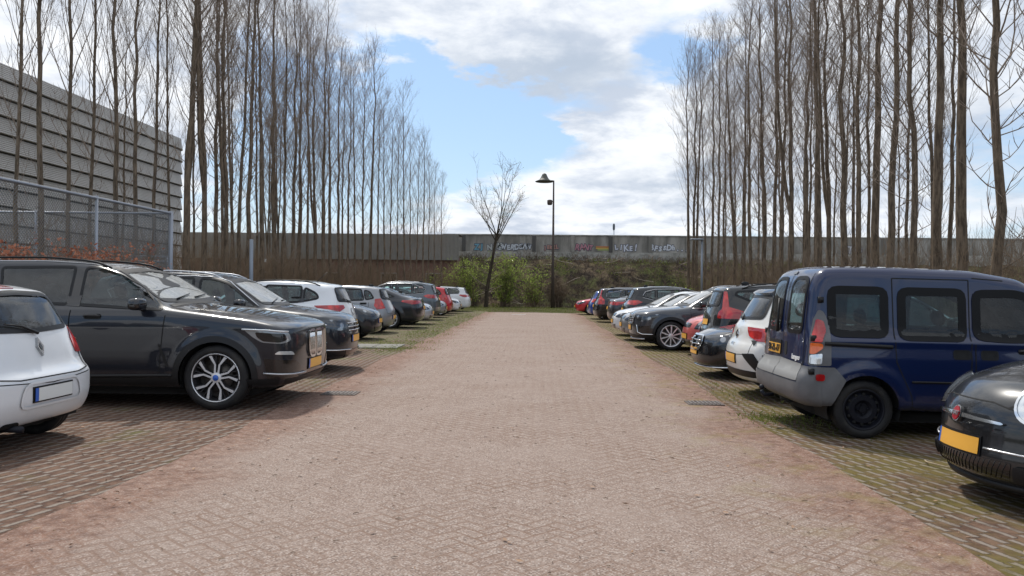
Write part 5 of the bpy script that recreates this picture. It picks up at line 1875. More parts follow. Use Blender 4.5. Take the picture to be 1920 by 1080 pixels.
def mesh_wires(length, fn):
    wb = Buf()
    pitch = .085
    n = int((length + FH) / pitch)
    Vv, Ff = [], []
    r = .0052
    for sgn in (0, 1):
        for i in range(n):
            s0 = i * pitch - (FH if sgn == 0 else 0)
            a0, a1 = (s0, s0 + FH) if sgn == 0 else (s0, s0 - FH)
            z0, z1 = .1, FH
            # clip
            pts = []
            for aa, zz in ((a0, z0), (a1, z1)):
                pts.append([aa, zz])
            (xa, za), (xb, zb) = pts
            def clip(x_, lim):
                t = (lim - xa) / (xb - xa)
                return [lim, za + t * (zb - za)]
            p, q_ = [xa, za], [xb, zb]
            if xb > xa:
                if xb <= 0 or xa >= length: continue
                if xa < 0: p = clip(xa, 0)
                if xb > length: q_ = clip(xb, length)
            else:
                if xa <= 0 or xb >= length: continue
                if xb < 0: q_ = clip(xb, 0)
                if xa > length: p = clip(xa, length)
            A, B_ = np.array(fn(*p)), np.array(fn(*q_))
            d = (B_ - A) / (np.linalg.norm(B_ - A) + 1e-9)
            nrm = np.array(fn(0, 0, 1)) - np.array(fn(0, 0, 0))
            sd = np.cross(d, nrm)
            base = len(Vv)
            for P in (A, B_):
                Vv += [P + sd * r, P + nrm * r, P - sd * r, P - nrm * r]
            Ff += [(base + j, base + (j + 1) % 4, base + 4 + (j + 1) % 4, base + 4 + j) for j in range(4)]
    wb.add(Vv, Ff)
    return wb


mesh_wires(15.5, lambda a, z, n=0: (n * 1.0, -a, z)).build('chain_link', M_WIRE, fence)
mesh_wires(13.0, lambda a, z, n=0: (-a, n * 1.0, z)).build('chain_link', M_WIRE, fence)
# pipe rack with an orange pot behind the hedge
rk = empty('pipe_rack', (-11.9, 24.6, 0))
tag(rk, 'low galvanised pipe rack behind the chain link fence', 'rack')
for x in (-.55, .55):
    Buf().tube([(x, 0, 0), (x, 0, 2.34)], .04, 8).build('leg', M_GALV, rk)
for z in (2.32, 2.16):
    Buf().tube([(-.62, 0, z), (.62, 0, z)], .03, 8).build('rail', M_GALV, rk)
pt = Buf()
pt.lathe([(0, .07), (.16, .11), (.17, .12), (.20, .12), (.20, .09), (.14, .07), (.13, 0)], 16, 'z')
po = pt.build('plant_pot', mat('orange_pot', (.65, .10, .03), .6), loc=(-11.85, 24.6, 2.36))
tag(po, 'small orange plant pot standing on the pipe rack', 'pot')
# ---------------------------------------------------------------- vegetation helpers
def tubes(lines, sides, name, m, parent=None):
    """lines: list of (points (k,3), radii (k,)); one mesh"""
    groups = {}
    for P, r in lines:
        groups.setdefault(len(P), []).append((P, r))
    Vs, Fs, base = [], [], 0
    for k, L in groups.items():
        P = np.array([l[0] for l in L], float)
        r = np.array([l[1] for l in L], float)
        T = np.gradient(P, axis=1)
        T /= np.linalg.norm(T, axis=2)[..., None] + 1e-9
        ref = np.where(np.abs(T[:, :1, 2:3]) < .8, np.array([0, 0, 1.]), np.array([1., 0, 0]))
        A = np.cross(T, np.broadcast_to(ref, T.shape))
        A /= np.linalg.norm(A, axis=2)[..., None] + 1e-9
        B = np.cross(T, A)
        n = sides
        th = np.arange(n) * 2 * PI / n
        V = P[:, :, None] + r[:, :, None, None] * (np.cos(th)[None, None, :, None] * A[:, :, None] + np.sin(th)[None, None, :, None] * B[:, :, None])
        N = len(L)
        idx = np.arange(N * k * n).reshape(N, k, n) + base
        a, b2 = idx[:, :-1], idx[:, 1:]
        F = np.stack([a, b2, np.roll(b2, -1, 2), np.roll(a, -1, 2)], -1).reshape(-1, 4)
        Vs.append(V.reshape(-1, 3))
        Fs.append(F)
        base += N * k * n
    return mesh_np(name, np.concatenate(Vs), np.concatenate(Fs), m, parent)


def mesh_np(name, V, F, m, parent=None, smooth=True):
    me = bpy.data.meshes.new(name)
    k = F.shape[1]
    me.vertices.add(len(V))
    me.vertices.foreach_set('co', V.ravel())
    me.loops.add(F.size)
    me.loops.foreach_set('vertex_index', F.ravel().astype(np.int32))
    me.polygons.add(len(F))
    me.polygons.foreach_set('loop_start', np.arange(0, F.size, k, dtype=np.int32))
    me.polygons.foreach_set('loop_total', np.full(len(F), k, dtype=np.int32))
    me.polygons.foreach_set('use_smooth', [smooth] * len(F))
    me.materials.append(m)
    me.update()
    me.validate()
    return link(bpy.data.objects.new(name, me), parent)


def leaves(C, size, name, m, parent=None, rs=None, squash=.6):
    """bent leaf quads scattered at centres C"""
    rs = rs or np.random.RandomState(1)
    n = len(C)
    a = rs.normal(size=(n, 3))
    a /= np.linalg.norm(a, axis=1)[:, None]
    b2 = rs.normal(size=(n, 3))
    b2 -= a * np.sum(a * b2, 1)[:, None]
    b2 /= np.linalg.norm(b2, axis=1)[:, None]
    s = (size * rs.uniform(.6, 1.35, n))[:, None]
    c = np.cross(a, b2)
    V = np.stack([C - a * s, C + b2 * s * squash + c * s * .15, C + a * s, C - b2 * s * squash + c * s * .15], 1).reshape(-1, 3)
    F = np.arange(n * 4).reshape(n, 4)
    return mesh_np(name, V, F, m, parent, False)


def bark(name, c0, c1):
    return mat(name, c0, .9, spec=.15, fn=lambda q, p: (
        q.put(p.inputs['Base Color'], q.mix(q.ss(q.noise(q.new('ShaderNodeVectorMath', {0: pos(q), 1: (7, 7, 1.4)}, operation='MULTIPLY').outputs[0], 1.6, 7, .7), .36, .64), c0, c1)),
        bump(q, p, q.noise(q.new('ShaderNodeVectorMath', {0: pos(q), 1: (14, 14, 2.5)}, operation='MULTIPLY').outputs[0], 2, 5, .7), .9, .03)))


M_BARK = bark('poplar_bark', (.088, .067, .049), (.225, .172, .122))
M_TWIG = mat('twigs', (.265, .21, .168), .9, spec=.1)
M_BARKD = bark('dark_bark', (.035, .028, .022), (.085, .07, .05))


def grow(rs, base, d0, L, k, up=.25, wob=.06):
    """a polyline that starts along d0 and turns upwards"""
    P = [np.array(base, float)]
    d = np.array(d0, float)
    for i in range(k):
        d = d + np.array([0, 0, up]) + rs.normal(size=3) * wob
        d /= np.linalg.norm(d)
        P.append(P[-1] + d * L / k)
    return np.array(P)


def make_tree_mesh(seed, H, r0, first=.30, n1=42, fork=False, low=0):
    rs = np.random.RandomState(seed)
    kt = 16
    t = np.linspace(0, 1, kt)
    ph = rs.uniform(0, 6, 4)
    amp = .006 * H
    cx = amp * (np.sin(t * 5 + ph[0]) - math.sin(ph[0])) * t + .01 * H * rs.uniform(-1, 1) * t
    cy = amp * (np.sin(t * 4 + ph[1]) - math.sin(ph[1])) * t
    P = np.stack([cx, cy, t * H], 1)
    P[1:, :2] += rs.normal(size=(kt - 1, 2)) * .035
    r = r0 * (1 - t) ** .9 + .010
    r[0] *= 1.35
    trunk = [(P, r)]
    if fork:
        i = rs.randint(4, 7)
        a = rs.uniform(0, 2 * PI)
        Q = grow(rs, P[i], (math.cos(a) * .22, math.sin(a) * .22, 1), H - P[i][2] - rs.uniform(0, 2), 11, .10, .04)
        trunk.append((Q, r[i] * .72 * (1 - np.linspace(0, 1, 12)) ** .8 + .012))
    tw1, tw2 = [], []
    axes = trunk
    for ai, (A, ar) in enumerate(axes):
        m = n1 if ai == 0 else n1 // 2
        for j in range(m):
            tt = first + (1 - first) * ((j + rs.uniform(0, .9)) / m) ** .9
            if ai: tt = .12 + .85 * (j + .5) / m
            f = tt * (len(A) - 1)
            i = min(int(f), len(A) - 2)
            b0 = A[i] + (A[i + 1] - A[i]) * (f - i)
            a = j * 2.4 + rs.uniform(-.4, .4)
            L1 = H * (.06 + .17 * (1 - tt) ** .8) * rs.uniform(.55, 1.25)
            tilt = rs.uniform(.55, .95)
            d = (math.cos(a) * tilt, math.sin(a) * tilt, 1)
            Q = grow(rs, b0, d, L1, 5, .16, .09)
            rb = min(ar[i] * .42, .005 + L1 * .0048)
            tw1.append((Q, rb * (1 - np.linspace(0, 1, 6)) + .003))
            for q_ in range(7):
                u = rs.uniform(.2, .98) * 5
                ii = min(int(u), 4)
                c0 = Q[ii] + (Q[ii + 1] - Q[ii]) * (u - ii)
                a2 = rs.uniform(0, 2 * PI)
                L2 = L1 * rs.uniform(.25, .55) + .25
                d2 = (Q[ii + 1] - Q[ii])
                d2 = d2 / np.linalg.norm(d2) + np.array([math.cos(a2), math.sin(a2), .2]) * .55
                Q2 = grow(rs, c0, d2, L2, 3, .12, .12)
                tw2.append((Q2, np.array([.0048, .0040, .0032, .002])))
                for w in range(4):
                    u2 = rs.uniform(.2, 1) * 3
                    i2 = min(int(u2), 2)
                    c2 = Q2[i2] + (Q2[i2 + 1] - Q2[i2]) * (u2 - i2)
                    d3 = (Q2[i2 + 1] - Q2[i2]) / (L2 / 3) + rs.normal(size=3) * .5
                    tw2.append((grow(rs, c2, d3, rs.uniform(.2, .55), 2, .1, .1), np.array([.0034, .0028, .002])))
    # young shoots on the lower trunk
    for j in range(low):
        z = rs.uniform(.1, .42) * H
        f = z / H * (kt - 1)
        i = int(f)
        b0 = P[i] + (P[i + 1] - P[i]) * (f - i)
        a = rs.uniform(0, 2 * PI)
        L1 = rs.uniform(.7, 2.0)
        Q = grow(rs, b0, (math.cos(a), math.sin(a), .5), L1, 5, .22, .12)
        tw1.append((Q, np.linspace(.014, .004, 6)))
        for w in range(7):
            i2 = rs.randint(1, 5)
            a2 = rs.uniform(0, 2 * PI)
            tw2.append((grow(rs, Q[i2], (math.cos(a2) * .7, math.sin(a2) * .7, .7), rs.uniform(.25, .7), 3, .15, .1), np.array([.007, .006, .0045, .003])))
    T = tubes(trunk, 10, 'trunk', M_BARK)
    a_ = tubes(tw1, 4, 'crown', M_TWIG)
    b_ = tubes(tw2, 3, 'crown_b', M_TWIG)
    # join twig levels into one crown mesh
    me = a_.data
    V = np.empty(len(me.vertices) * 3)
    me.vertices.foreach_get('co', V)
    V2 = np.empty(len(b_.data.vertices) * 3)
    b_.data.vertices.foreach_get('co', V2)
    F1 = np.array([p.vertices[:] for p in me.polygons])
    F2 = np.array([p.vertices[:] for p in b_.data.polygons]) + len(V) // 3
    Cn = mesh_np('crown', np.concatenate([V, V2]).reshape(-1, 3), np.concatenate([F1, F2]), M_TWIG)
    for o in (a_, b_, T, Cn):
        COL.objects.unlink(o)
    return T.data, Cn.data


VAR = [make_tree_mesh(10 + i, 17, [.098, .115, .088, .108, .092, .102][i], [.34, .42, .30, .45, .38, .32][i], 38, i in (3,), [8, 0, 14, 4, 18, 10][i]) for i in range(6)]


def place_tree(x, y, v, sc, rz, label, group, name='bare_poplar', thick=1.0, z=None):
    r = empty(name, (x, y, (gz(x) if z is None else z) - .02), (0, 0, rz))
    r.scale = (sc * thick, sc * thick, sc)
    tag(r, label, 'tree', group)
    link(bpy.data.objects.new('trunk', VAR[v][0]), r)
    link(bpy.data.objects.new('crown', VAR[v][1]), r)
    return r


rt = random.Random(11)
ORD = 'first second third fourth fifth sixth seventh eighth ninth tenth eleventh twelfth thirteenth fourteenth fifteenth sixteenth seventeenth eighteenth nineteenth twentieth'.split()
GA, GB = 'bare poplars in front of the clad hall', 'bare poplars of the left row'
GC, GD = 'bare poplars of the right row', 'bare poplars behind the right row'
for i, (x, y, th) in enumerate([(-13.2, 20.3, .8), (-13.2, 21.3, 1.0), (-13.2, 22.5, .95), (-13.1, 23.5, .9), (-13.1, 24.9, 1.05), (-13.0, 25.9, 1.1), (-13.0, 27.2, 1.0), (-13.0, 28.2, .75)]):
    place_tree(x, y, [2, 0, 4, 2, 5, 0, 4, 2][i], rt.uniform(.95, 1.08), rt.uniform(0, 6.28), ORD[i] + ' from the left of the slim poplars before the clad hall', GA, thick=th * .72)
place_tree(-11.9, 27.1, 3, 1.05, 1.0, 'thick dark bare poplar right beside the corner of the clad hall', None, thick=1.1)
LEFT = [384, 405, 425, 448, 467, 490, 514, 529, 548, 563, 576, 592, 605, 617, 636, 651, 664, 680, 694]
for i, px in enumerate(LEFT):
    x = -11.8 + rt.uniform(-.3, .3)
    y = 1500 * x / (px - 1006)
    k = 1.0
    if y > 57:
        y, k = 57 - rt.uniform(0, 6), .84
        x = (px - 1006) * y / 1500
    place_tree(x, y, rt.randrange(6), rt.uniform(.88, 1.08) * k, rt.uniform(0, 6.28), ORD[i] + ' poplar right of the clad hall, counted along the left row', GB, thick=rt.uniform(.85, 1.1))
for i, px in enumerate((708, 720, 732, 745, 757, 769, 781, 792, 802, 815, 828)):
    y = rt.uniform(50, 59)
    x = (px - 1006) * y / 1500
    place_tree(x, y, rt.randrange(6), (.90 - max(0, px - 740) / 88 * .32) * rt.uniform(.86, .98), rt.uniform(0, 6.28), ORD[i] + ' from the left in the poplar clump ending the left row', 'bare poplars clumped at the far left end', thick=.85)
for i in range(6):
    place_tree(-15.5 - rt.uniform(0, 3), 34 + i * 4 + rt.uniform(-1, 1), rt.randrange(6), rt.uniform(.75, .95), rt.uniform(0, 6.28), 'thin bare poplar set back behind the left row', 'thin bare poplars behind the left row', thick=.8)
RIGHT = [(1290, 0), (1299, 0), (1306, 0), (1322, 0), (1334, 0), (1346, 0), (1356, 0), (1376, 1.3), (1392, 0), (1407, 1.0), (1433, 1.35), (1451, 1.0), (1465, .8), (1485, 1.0), (1511, 1.05), (1534, 1.15), (1555, .95), (1583, 1.25), (1609, .95), (1642, 1.1), (1672, 1.2), (1714, 1.25), (1758, 1.1), (1804, 1.2), (1868, 1.3), (1960, 1.2), (2040, 1.2)]
for i, (px, th) in enumerate(RIGHT):
    x = 12.0 + rt.uniform(-.2, .2)
    y = min(58, 1500 * x / (px - 1006))
    if y == 58: x = (px - 1006) * y / 1500
    place_tree(x, y, [1, 3, 0, 5, 2, 4][rt.randrange(6)], rt.uniform(.98, 1.15), rt.uniform(0, 6.28), ORD[min(19, max(0, 24 - i))] + ' stout poplar of the right row, counted from the photo edge' if 5 <= i <= 24 else 'stout bare poplar beyond the right edge of the photo' if th else ORD[i] + ' from the left of the poplars ending the right row', GC if th else 'bare poplars at the far right end', thick=(th or .9) * 1.05)
for i in range(8):
    place_tree(16 + rt.uniform(0, 6), 24 + i * 4.4 + rt.uniform(-1, 1), rt.randrange(6), rt.uniform(.65, .9), rt.uniform(0, 6.28), 'thin bare tree set back on the bank behind the right row', GD, thick=.75, z=.1)

for i in range(15):
    place_tree(13.7 + rt.uniform(-.4, .4), 26 + i * 2.25 + rt.uniform(-.6, .6), [0, 2, 4, 5][i % 4], rt.uniform(.85, 1.0), rt.uniform(0, 6.28), 'thin bare poplar filling the gaps just behind the right row', 'thin poplars in the second line on the right', thick=.85)
for i in range(9):
    place_tree(-13.4 + rt.uniform(-.4, .4), 33 + i * 2.6 + rt.uniform(-.6, .6), [0, 2, 4, 5][i % 4], rt.uniform(.85, 1.0), rt.uniform(0, 6.28), 'thin bare poplar filling the gaps just behind the left row', 'thin poplars in the second line on the left', thick=.8)

# ---------------------------------------------------------------- undergrowth
rs = np.random.RandomState(5)
M_SHOOT = mat('brown_shoots', (.13, .09, .058), .9, spec=.1, fn=lambda q, p: q.put(p.inputs['Base Color'], q.mix(q.noise(pos(q), .9, 5), (.13, .095, .065), (.32, .23, .15))))


def thicket(name, n, fx, hmin, hmax, m, lean=.12, r=.008):
    L = []
    for i in range(n):
        x, y, z = fx()
        h = rs.uniform(hmin, hmax)
        P = grow(rs, (x, y, z), (rs.normal() * lean, rs.normal() * lean, 1), h, 3, .05, .09)
        L.append((P, np.array([r, r * .85, r * .6, r * .3])))
        for w in range(3):
            i2 = rs.randint(1, 3)
            L.append((grow(rs, P[i2], (rs.normal() * .7, rs.normal() * .7, .8), h * rs.uniform(.15, .4), 3, .1, .12), np.array([r * .6, r * .5, r * .4, r * .25])))
    o = tubes(L, 3, name, m)
    return tag(o, kind='stuff')


def left_pt():
    y = rs.uniform(19, 60)
    x = rs.uniform(-15.5, -10.4) if y < 46 else rs.uniform(-15, -5.4 - max(0, (52 - y)) * .5)
    return x, y, 0


thicket('undergrowth_left', 5200, left_pt, .7, 3.6, M_SHOOT).name = 'undergrowth'
tag(bpy.data.objects['undergrowth'], 'brown leafless shoots under the left poplars', None)
o = thicket('undergrowth', 6000, lambda: (lambda x: (x, rs.uniform(10, 60), gz(x) + (max(0, min(1.1, (x - 17.5) * .17)))))(rs.uniform(10.6, 20)), .8, 4.0, M_SHOOT)
M_BRAMBLE = mat('bramble_stems', (.12, .085, .06), .9, spec=.1, fn=lambda q, p: q.put(p.inputs['Base Color'], q.mix(q.ss(q.noise(pos(q), .7, 5), .3, .7), (.09, .068, .055), (.27, .20, .14))))


def bank_pt():
    x, y = rs.uniform(-14, 24), rs.uniform(60, 67.6)
    return x, y, bank_h(x, y) - .05


thicket('brambles', 5200, bank_pt, .3, 1.1, M_BRAMBLE, .9, .013)
# low green ground cover on the embankment
C = []
for i in range(2600):
    x, y, z = bank_pt()
    if nz(x, y, .35) > .10 or (y > 65.5 and nz(x, y, .5) > -.1):
        for j in range(7):
            C.append((x + rs.normal() * .25, y + rs.normal() * .2, z + rs.uniform(.02, .35)))
M_GLEAF = leafmat('bank_leaves', (.12, .14, .04), (.25, .28, .09), 1.5, .3)
tag(leaves(np.array(C), .06, 'ground_cover', M_GLEAF, rs=rs), kind='stuff')

# pale dead branches lying on the bank
L = []
for i in range(60):
    x, y, z = bank_pt()
    a = rs.uniform(0, PI)
    ln = rs.uniform(.8, 2.6)
    P = grow(rs, (x, y - .1, z + .35), (math.cos(a), math.sin(a) * .3, .1), ln, 5, -.02, .15)
    L.append((P, np.linspace(.028, .01, 6)))
tag(tubes(L, 4, 'dead_branches', mat('pale_dead_wood', (.34, .29, .23), .9)), kind='stuff')

# ---------------------------------------------------------------- beech hedge with dead leaves
M_BEECH = leafmat('dead_beech_leaf', (.22, .075, .045), (.55, .26, .17), 6, .35)
hedge = empty('beech_hedge', (-9.6, 15.5, 0))
tag(hedge, 'ragged beech hedge with rusty dead leaves in front of the chain link fence', 'hedge')
C, L = [], []
for i in range(340):
    y = rs.uniform(-5.5, 4.6)
    x = rs.uniform(-.45, .45)
    hh = 2.02 + .14 * nz(y, 0, 1.3) + rs.uniform(-.25, .14) - (.3 if y > 3.4 else 0)
    P = grow(rs, (x, y, 0), (rs.normal() * .1, rs.normal() * .1, 1), hh, 5, .02, .05)
    L.append((P, np.linspace(.014, .004, 6)))
    for k in range(10):
        i2 = rs.randint(1, 6)
        Q = grow(rs, P[i2] - (0, 0, rs.uniform(0, .3)), (rs.normal(), rs.normal(), .6), rs.uniform(.15, .4), 2, .1, .1)
        L.append((Q, np.array([.005, .004, .003])))
        for w in range(5 if rs.rand() < .85 else 1):
            C.append(Q[2] + rs.normal(size=3) * .05)
tubes(L, 3, 'stem', M_BRAMBLE, hedge)
leaves(np.array(C), .038, 'foliage', M_BEECH, hedge, rs)

# ---------------------------------------------------------------- shrubs and the young tree at the end of the lane
M_SPRING = leafmat('spring_leaf', (.20, .29, .06), (.42, .50, .13), 2.2)


def shrub(x, y, w, h, nl, m, label, lsize=.055, z0=0.0, stems=26, den=5):
    root = empty('shrub', (x, y, z0))
    tag(root, label, 'shrub')
    L, C = [], []
    for i in range(stems):
        a = rs.uniform(0, 2 * PI)
        t = rs.uniform(.1, .9) * w / h
        P = grow(rs, (rs.normal() * .25, rs.normal() * .2, 0), (math.cos(a) * t, math.sin(a) * t * .6, 1), h * rs.uniform(.6, 1.1), 5, .02, .10)
        L.append((P, np.linspace(.028, .007, 6)))
        for k in range(16):
            i2 = rs.randint(1, 6)
            a2 = rs.uniform(0, 2 * PI)
            Q = grow(rs, P[i2], (math.cos(a2), math.sin(a2), .45), rs.uniform(.3, 1.0), 3, .05, .15)
            L.append((Q, np.array([.010, .008, .006, .004])))
            for w_ in range(den):
                C.append(Q[rs.randint(1, 4)] + rs.normal(size=3) * .10)
    tubes(L, 3, 'stem', M_BRAMBLE, root)
    if nl: leaves(np.array(C), lsize, 'foliage', m, root, rs)
    return root


shrub(-5.3, 59.4, 1.6, 3.0, 1, M_SPRING, 'fresh green shrub left of the leaning young tree', stems=34, den=6)
shrub(-2.4, 59.8, 1.9, 3.5, 1, M_SPRING, 'fresh yellow green shrub behind the leaning young tree', stems=38, den=6)
shrub(-.4, 60.2, 1.5, 2.6, 1, M_SPRING, 'light green shrub between the young tree and the lamp pole', stems=24, den=4)
shrub(1.5, 60.3, 1.3, 2.4, 0, M_SPRING, 'leafless brown shrub around the foot of the lamp pole', stems=40)
shrub(-6.9, 58.6, 1.0, 2.2, 1, M_SPRING, 'small green shrub at the foot of the far left poplars', stems=22, den=4)
shrub(10.6, 57.5, .9, 1.3, 1, M_SPRING, 'small bright green shrub at the foot of the far right poplars', stems=20, den=7)
# young forked tree
yt = empty('young_tree', (-3.65, 58.0, 0))
tag(yt, 'leaning young tree forking into a wide sparse crown with first buds', 'tree')
P = np.array([(0, 0, 0), (.05, 0, 1.2), (.28, 0, 2.6), (.50, 0, 3.9), (.72, 0, 5.25)])
T, L1, L2, C = [(P, np.array([.17, .14, .12, .10, .085]))], [], [], []
for a, tl, ln in ((-.40, .4, 4.2), (-.22, .3, 4.9), (.12, .1, 5.0), (.32, -.2, 5.0), (.52, .25, 4.4), (-.60, -.3, 2.8), (.75, -.1, 3.0), (.25, -.5, 4.6)):
    Q = grow(rs, P[4] - (0, 0, rs.uniform(0, .6)), (a, tl, 1), ln, 7, .05, .07)
    L1.append((Q, np.linspace(.048, .009, 8)))
    for k in range(10):
        i2 = rs.randint(1, 8)
        a2 = rs.uniform(0, 2 * PI)
        d = (Q[i2] - Q[i2 - 1]) / (ln / 7) + np.array([math.cos(a2), math.sin(a2), 0]) * .6
        Q2 = grow(rs, Q[i2], d, rs.uniform(.6, 1.6), 4, .06, .10)
        L2.append((Q2, np.linspace(.010, .005, 5)))
        for w in range(6):
            i3 = rs.randint(1, 5)
            Q3 = grow(rs, Q2[i3], (Q2[i3] - Q2[i3 - 1]) * 3 + rs.normal(size=3) * .4, rs.uniform(.3, .8), 3, .05, .1)
            L2.append((Q3, np.array([.008, .007, .006, .004])))
            if rs.rand() < .5:
                C.append(Q3[3])
for sgn, z in ((-1, 2.4), (-1, 1.5), (1, 1.9), (1, 3.0), (1, 1.1)):
    Q = grow(rs, np.array([np.interp(z, P[:, 2], P[:, 0]), 0, z]), (sgn, rs.normal() * .3, .5), rs.uniform(1.3, 2.4), 5, .04, .12)
    L2.append((Q, np.linspace(.03, .008, 6)))
    for w in range(8):
        i3 = rs.randint(1, 6)
        L2.append((grow(rs, Q[i3], rs.normal(size=3) + (0, 0, .5), rs.uniform(.4, 1.0), 3, .05, .1), np.array([.010, .008, .006, .004])))
tubes(T, 10, 'trunk', M_BARKD, yt)
tubes(L1, 6, 'branch', M_BARKD, yt)
tubes(L2, 3, 'crown', M_TWIG, yt)
leaves(np.array(C), .04, 'bud', M_SPRING, yt, rs)['kind'] = 'stuff'

# ---------------------------------------------------------------- lamps and small things
M_POLE = mat('weathered_lamp_pole', (.085, .065, .055), .7, .2)
M_POLEG = mat('grey_lamp_pole', (.24, .27, .31), .5, .4)
M_SHADE = mat('lamp_shade_metal', (.10, .10, .085), .6, .3)
lp = empty('street_lamp', (1.18, 58.2, 0))
tag(lp, 'tall thin street lamp with a hat shaped shade at the end of the lane', 'lamp')
Buf().tube([(0, 0, 0), (0, 0, 3.4), (.0, 0, 9.28)], [.15, .10, .055], 10).build('pole', M_POLE, lp)
Buf().tube([(0.02, 0, 9.25), (-.62, 0, 9.30)], .04, 8).build('arm', M_POLE, lp)
sb = Buf()
sb.lathe([(0, 0.0), (.0, .62), (.04, .68), (.16, .40), (.30, .28), (.46, .20), (.58, .15), (.64, .05), (.64, 0)], 28, 'z')
sb.build('lamp_shade', M_SHADE, lp, loc=(-.68, 0, 9.16))
bx = Buf()
bx.lathe([(-.22, 0), (-.22, .15), (-.10, .19), (.12, .19), (.16, .10), (.16, 0)], 16, 'z')
bx.tube([(0, 0, 0), (.3, 0, .05)], .03, 6)
bx.build('control_box', M_POLE, lp, loc=(-.27, 0, 7.72))


def small_lamp(x, y, h, side, label):
    r = empty('car_park_lamp', (x, y, gz(x)))
    tag(r, label, 'lamp')
    Buf().tube([(0, 0, 0), (0, 0, h)], [.07, .05], 10).build('pole', M_POLEG, r)
    hb_ = Buf()
    hb_.ell((side * .30, 0, h + .03), (.42, .17, .055), 3.4, 18, 8)
    hb_.build('lamp_head', M_POLEG, r)


gp = Buf().tube([(0, 0, 0), (0, 0, 3.0)], [.07, .06], 12).build('post', M_POLEG, loc=(-9.6, 26.9, 0))
tag(gp, 'slim plain blue grey steel post behind the black SUV in the left row', 'post')
small_lamp(9.7, 47.0, 4.5, -1, 'slim blue grey car park lamp with a flat head before the right poplars')
ms = empty('distant_mast', (28.8, 300, 0))
tag(ms, 'thin distant mast with a dark capsule on top, above the graffiti wall', 'mast')
Buf().tube([(0, 0, 0), (0, 0, 23.5)], [.5, .22], 8).build('pole', mat('pale_mast', (.5, .54, .58), .6), ms)
Buf().ell((0, 0, 24.6), (.45, .45, 1.3), 3, 14, 10).build('capsule', mat('mast_capsule', (.10, .11, .13), .6), ms)
# low rail in front of the left poplars
rb = empty('low_rail', (-9.9, 40, 0))
tag(rb, 'low pale rail running along the foot of the left poplars', 'rail')
Buf().tube([(0, -12, .62), (0, 16, .62)], .028, 6).build('rail', mat('pale_rail', (.42, .41, .39), .6), rb)
for y in range(-12, 17, 4):
    Buf().tube([(0, y, 0), (0, y, .66)], .035, 6).build('post', MATS['pale_rail'], rb)
bxm = mat('white_box', (.72, .72, .70), .5)
for (x, y, z, lab) in ((-9.7, 38.5, 1.35, 'small white marker head on a stake behind the left row of cars'), (-12.6, 37.0, 2.55, 'small white nest box on a stake among the left poplars')):
    r = empty('marker_stake', (x, y, 0))
    tag(r, lab, 'stake')
    Buf().tube([(0, 0, 0), (0, 0, z)], .02, 6).build('stake', M_POLE, r)
    Buf().box((0, 0, z + .06), (.16, .10, .16), taper=1.25).build('box', bxm, r, smooth=False)
for (x, y, lab) in ((-2.62, 10.75, 'iron drain grate at the left edge of the lane before the graphite SUV'), (2.18, 10.35, 'worn drain cover at the right edge of the lane before the navy van')):
    r = empty('drain_grate', (x, y, gz(x) + .008))
    tag(r, lab, 'drain')
    g = Buf()
    g.box((0, 0, .004), (.46, .36, .012))
    g.build('frame', mat('cast_iron', (.10, .08, .07), .7, .3), r, smooth=False)
    g = Buf()
    for i in range(8):
        g.box((-.18 + i * .051, 0, .014), (.02, .28, .010))
    g.build('grate_bars', mat('worn_iron', (.16, .14, .13), .5, .4), r, smooth=False)
tag(Buf().box((-.95, 43.0, .012), (.75, .16, .008)).build('road_marking', M_WHITE, smooth=False), kind='structure')

# fallen leaves, twigs and grass
M_DEAD = mat('fallen_leaf', (.30, .17, .09), .8, fn=lambda q, p: q.put(p.inputs['Base Color'], q.mix(q.noise(pos(q), 9, 2), (.12, .07, .04), (.48, .30, .19))))
n = 900
x = rs.uniform(-8, 8, n)
edge = rs.rand(n) < .55
x = np.where(edge & (x < 0), LX0 + rs.normal(size=n) * .45, np.where(edge, LX1 + rs.normal(size=n) * .5, x))
y = 2.5 + 24 * rs.rand(n) ** 1.6
C = np.stack([x, y, np.array([gz(v) for v in x]) + .022], 1)
lf = leaves(C, .022, 'fallen_leaves', M_DEAD, rs=rs)
V = np.empty(len(lf.data.vertices) * 3)
lf.data.vertices.foreach_get('co', V)
V = V.reshape(-1, 3)
g0 = np.array([gz(v) for v in V[:, 0]])
V[:, 2] = g0 + .012 + (V[:, 2] - g0 - .012) * .35 + .006
lf.data.vertices.foreach_set('co', V.ravel())
tag(lf, kind='stuff')
L = []
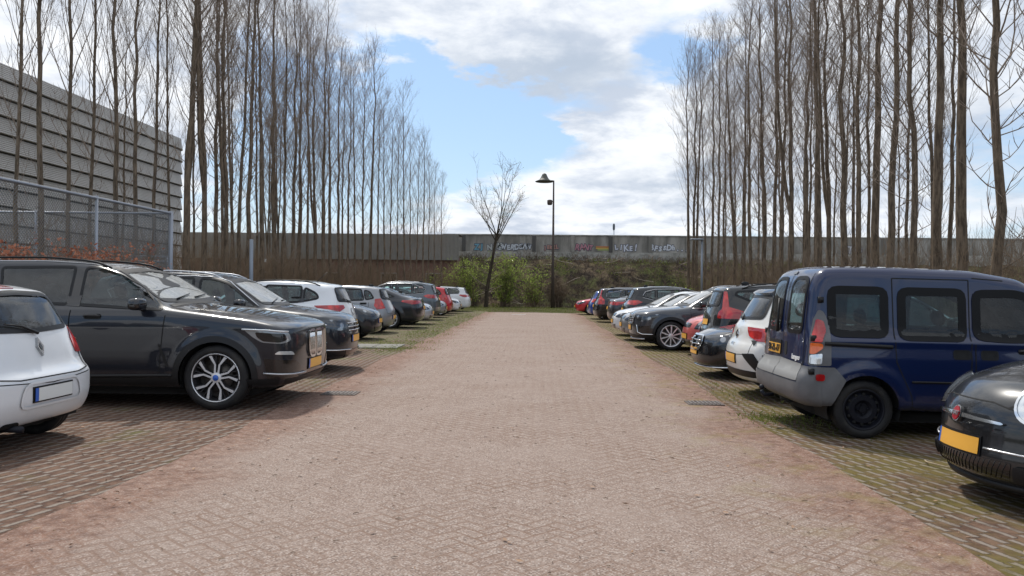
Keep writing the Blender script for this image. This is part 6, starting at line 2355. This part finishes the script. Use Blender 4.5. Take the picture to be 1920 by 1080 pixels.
for i in range(1300):
    x_ = rs.uniform(-7, 7)
    y_ = 2.5 + 16 * rs.rand() ** 1.4
    a = rs.uniform(0, PI)
    ln = rs.uniform(.012, .045) * (2.5 if rs.rand() < .04 else 1)
    p0 = np.array([x_, y_, gz(x_) + .015])
    d = np.array([math.cos(a), math.sin(a) * .6, 0])
    L.append((np.array([p0, p0 + d * ln * .5 + (0, .002, .002), p0 + d * ln]), np.array([.0028, .003, .0016])))
tag(tubes(L, 3, 'fallen_twigs', M_BRAMBLE), kind='stuff')
tw = tubes([(np.array([(3.42, 7.02, -.03), (3.38, 6.9, -.02), (3.44, 6.72, -.018), (3.62, 6.55, -.025)]), np.array([.005, .006, .005, .003]))], 5, 'bent_twig', mat('pale_twig', (.42, .33, .22), .8))
tag(tw, 'pale bent twig lying on the pavers in front of the bubble shaped city car', 'twig')
M_BLADE = leafmat('grass_blade', (.12, .15, .04), (.26, .29, .08), 4, .35)


def grass(pts, hmax, name):
    V, F = [], []
    for (x, y) in pts:
        a = rs.uniform(0, 2 * PI)
        h = rs.uniform(.3, 1) * hmax
        w = .004 + h * .03
        lx, ly = rs.normal() * h * .5, rs.normal() * h * .5
        z = gz(x)
        b0 = len(V)
        V += [(x - math.cos(a) * w, y - math.sin(a) * w, z), (x + math.cos(a) * w, y + math.sin(a) * w, z), (x + lx * .4, y + ly * .4, z + h * .7), (x + lx, y + ly, z + h)]
        F.append((b0, b0 + 1, b0 + 3, b0 + 2))
    return tag(mesh_np(name, np.array(V), np.array(F), M_BLADE, None, False), kind='stuff')


pts = []
for (cx, cy, sx, sy, n) in ((2.78, 9.25, .22, .22, 420), (2.62, 9.0, .2, .2, 90), (3.1, 8.9, .3, .3, 90), (-3.25, 18.6, .35, .5, 800), (-3.7, 20.6, .7, .5, 900), (-3.4, 24.5, .4, 1.5, 1200), (-3.5, 31, .4, 3, 1800),
                            (-3.6, 39, .5, 4, 1800), (-4.3, 18.75, .7, .1, 500), (-4.4, 12.3, .5, .5, 350), (2.8, 12, .2, 1.5, 300), (3.0, 22, .3, 5, 600)):
    for i in range(n):
        pts.append((cx + rs.normal() * sx, cy + rs.normal() * sy))
grass(pts, .055, 'grass')
pts = [(rs.uniform(-9, 10), rs.uniform(47.2, 60)) for i in range(14000)]
grass(pts, .09, 'grass')
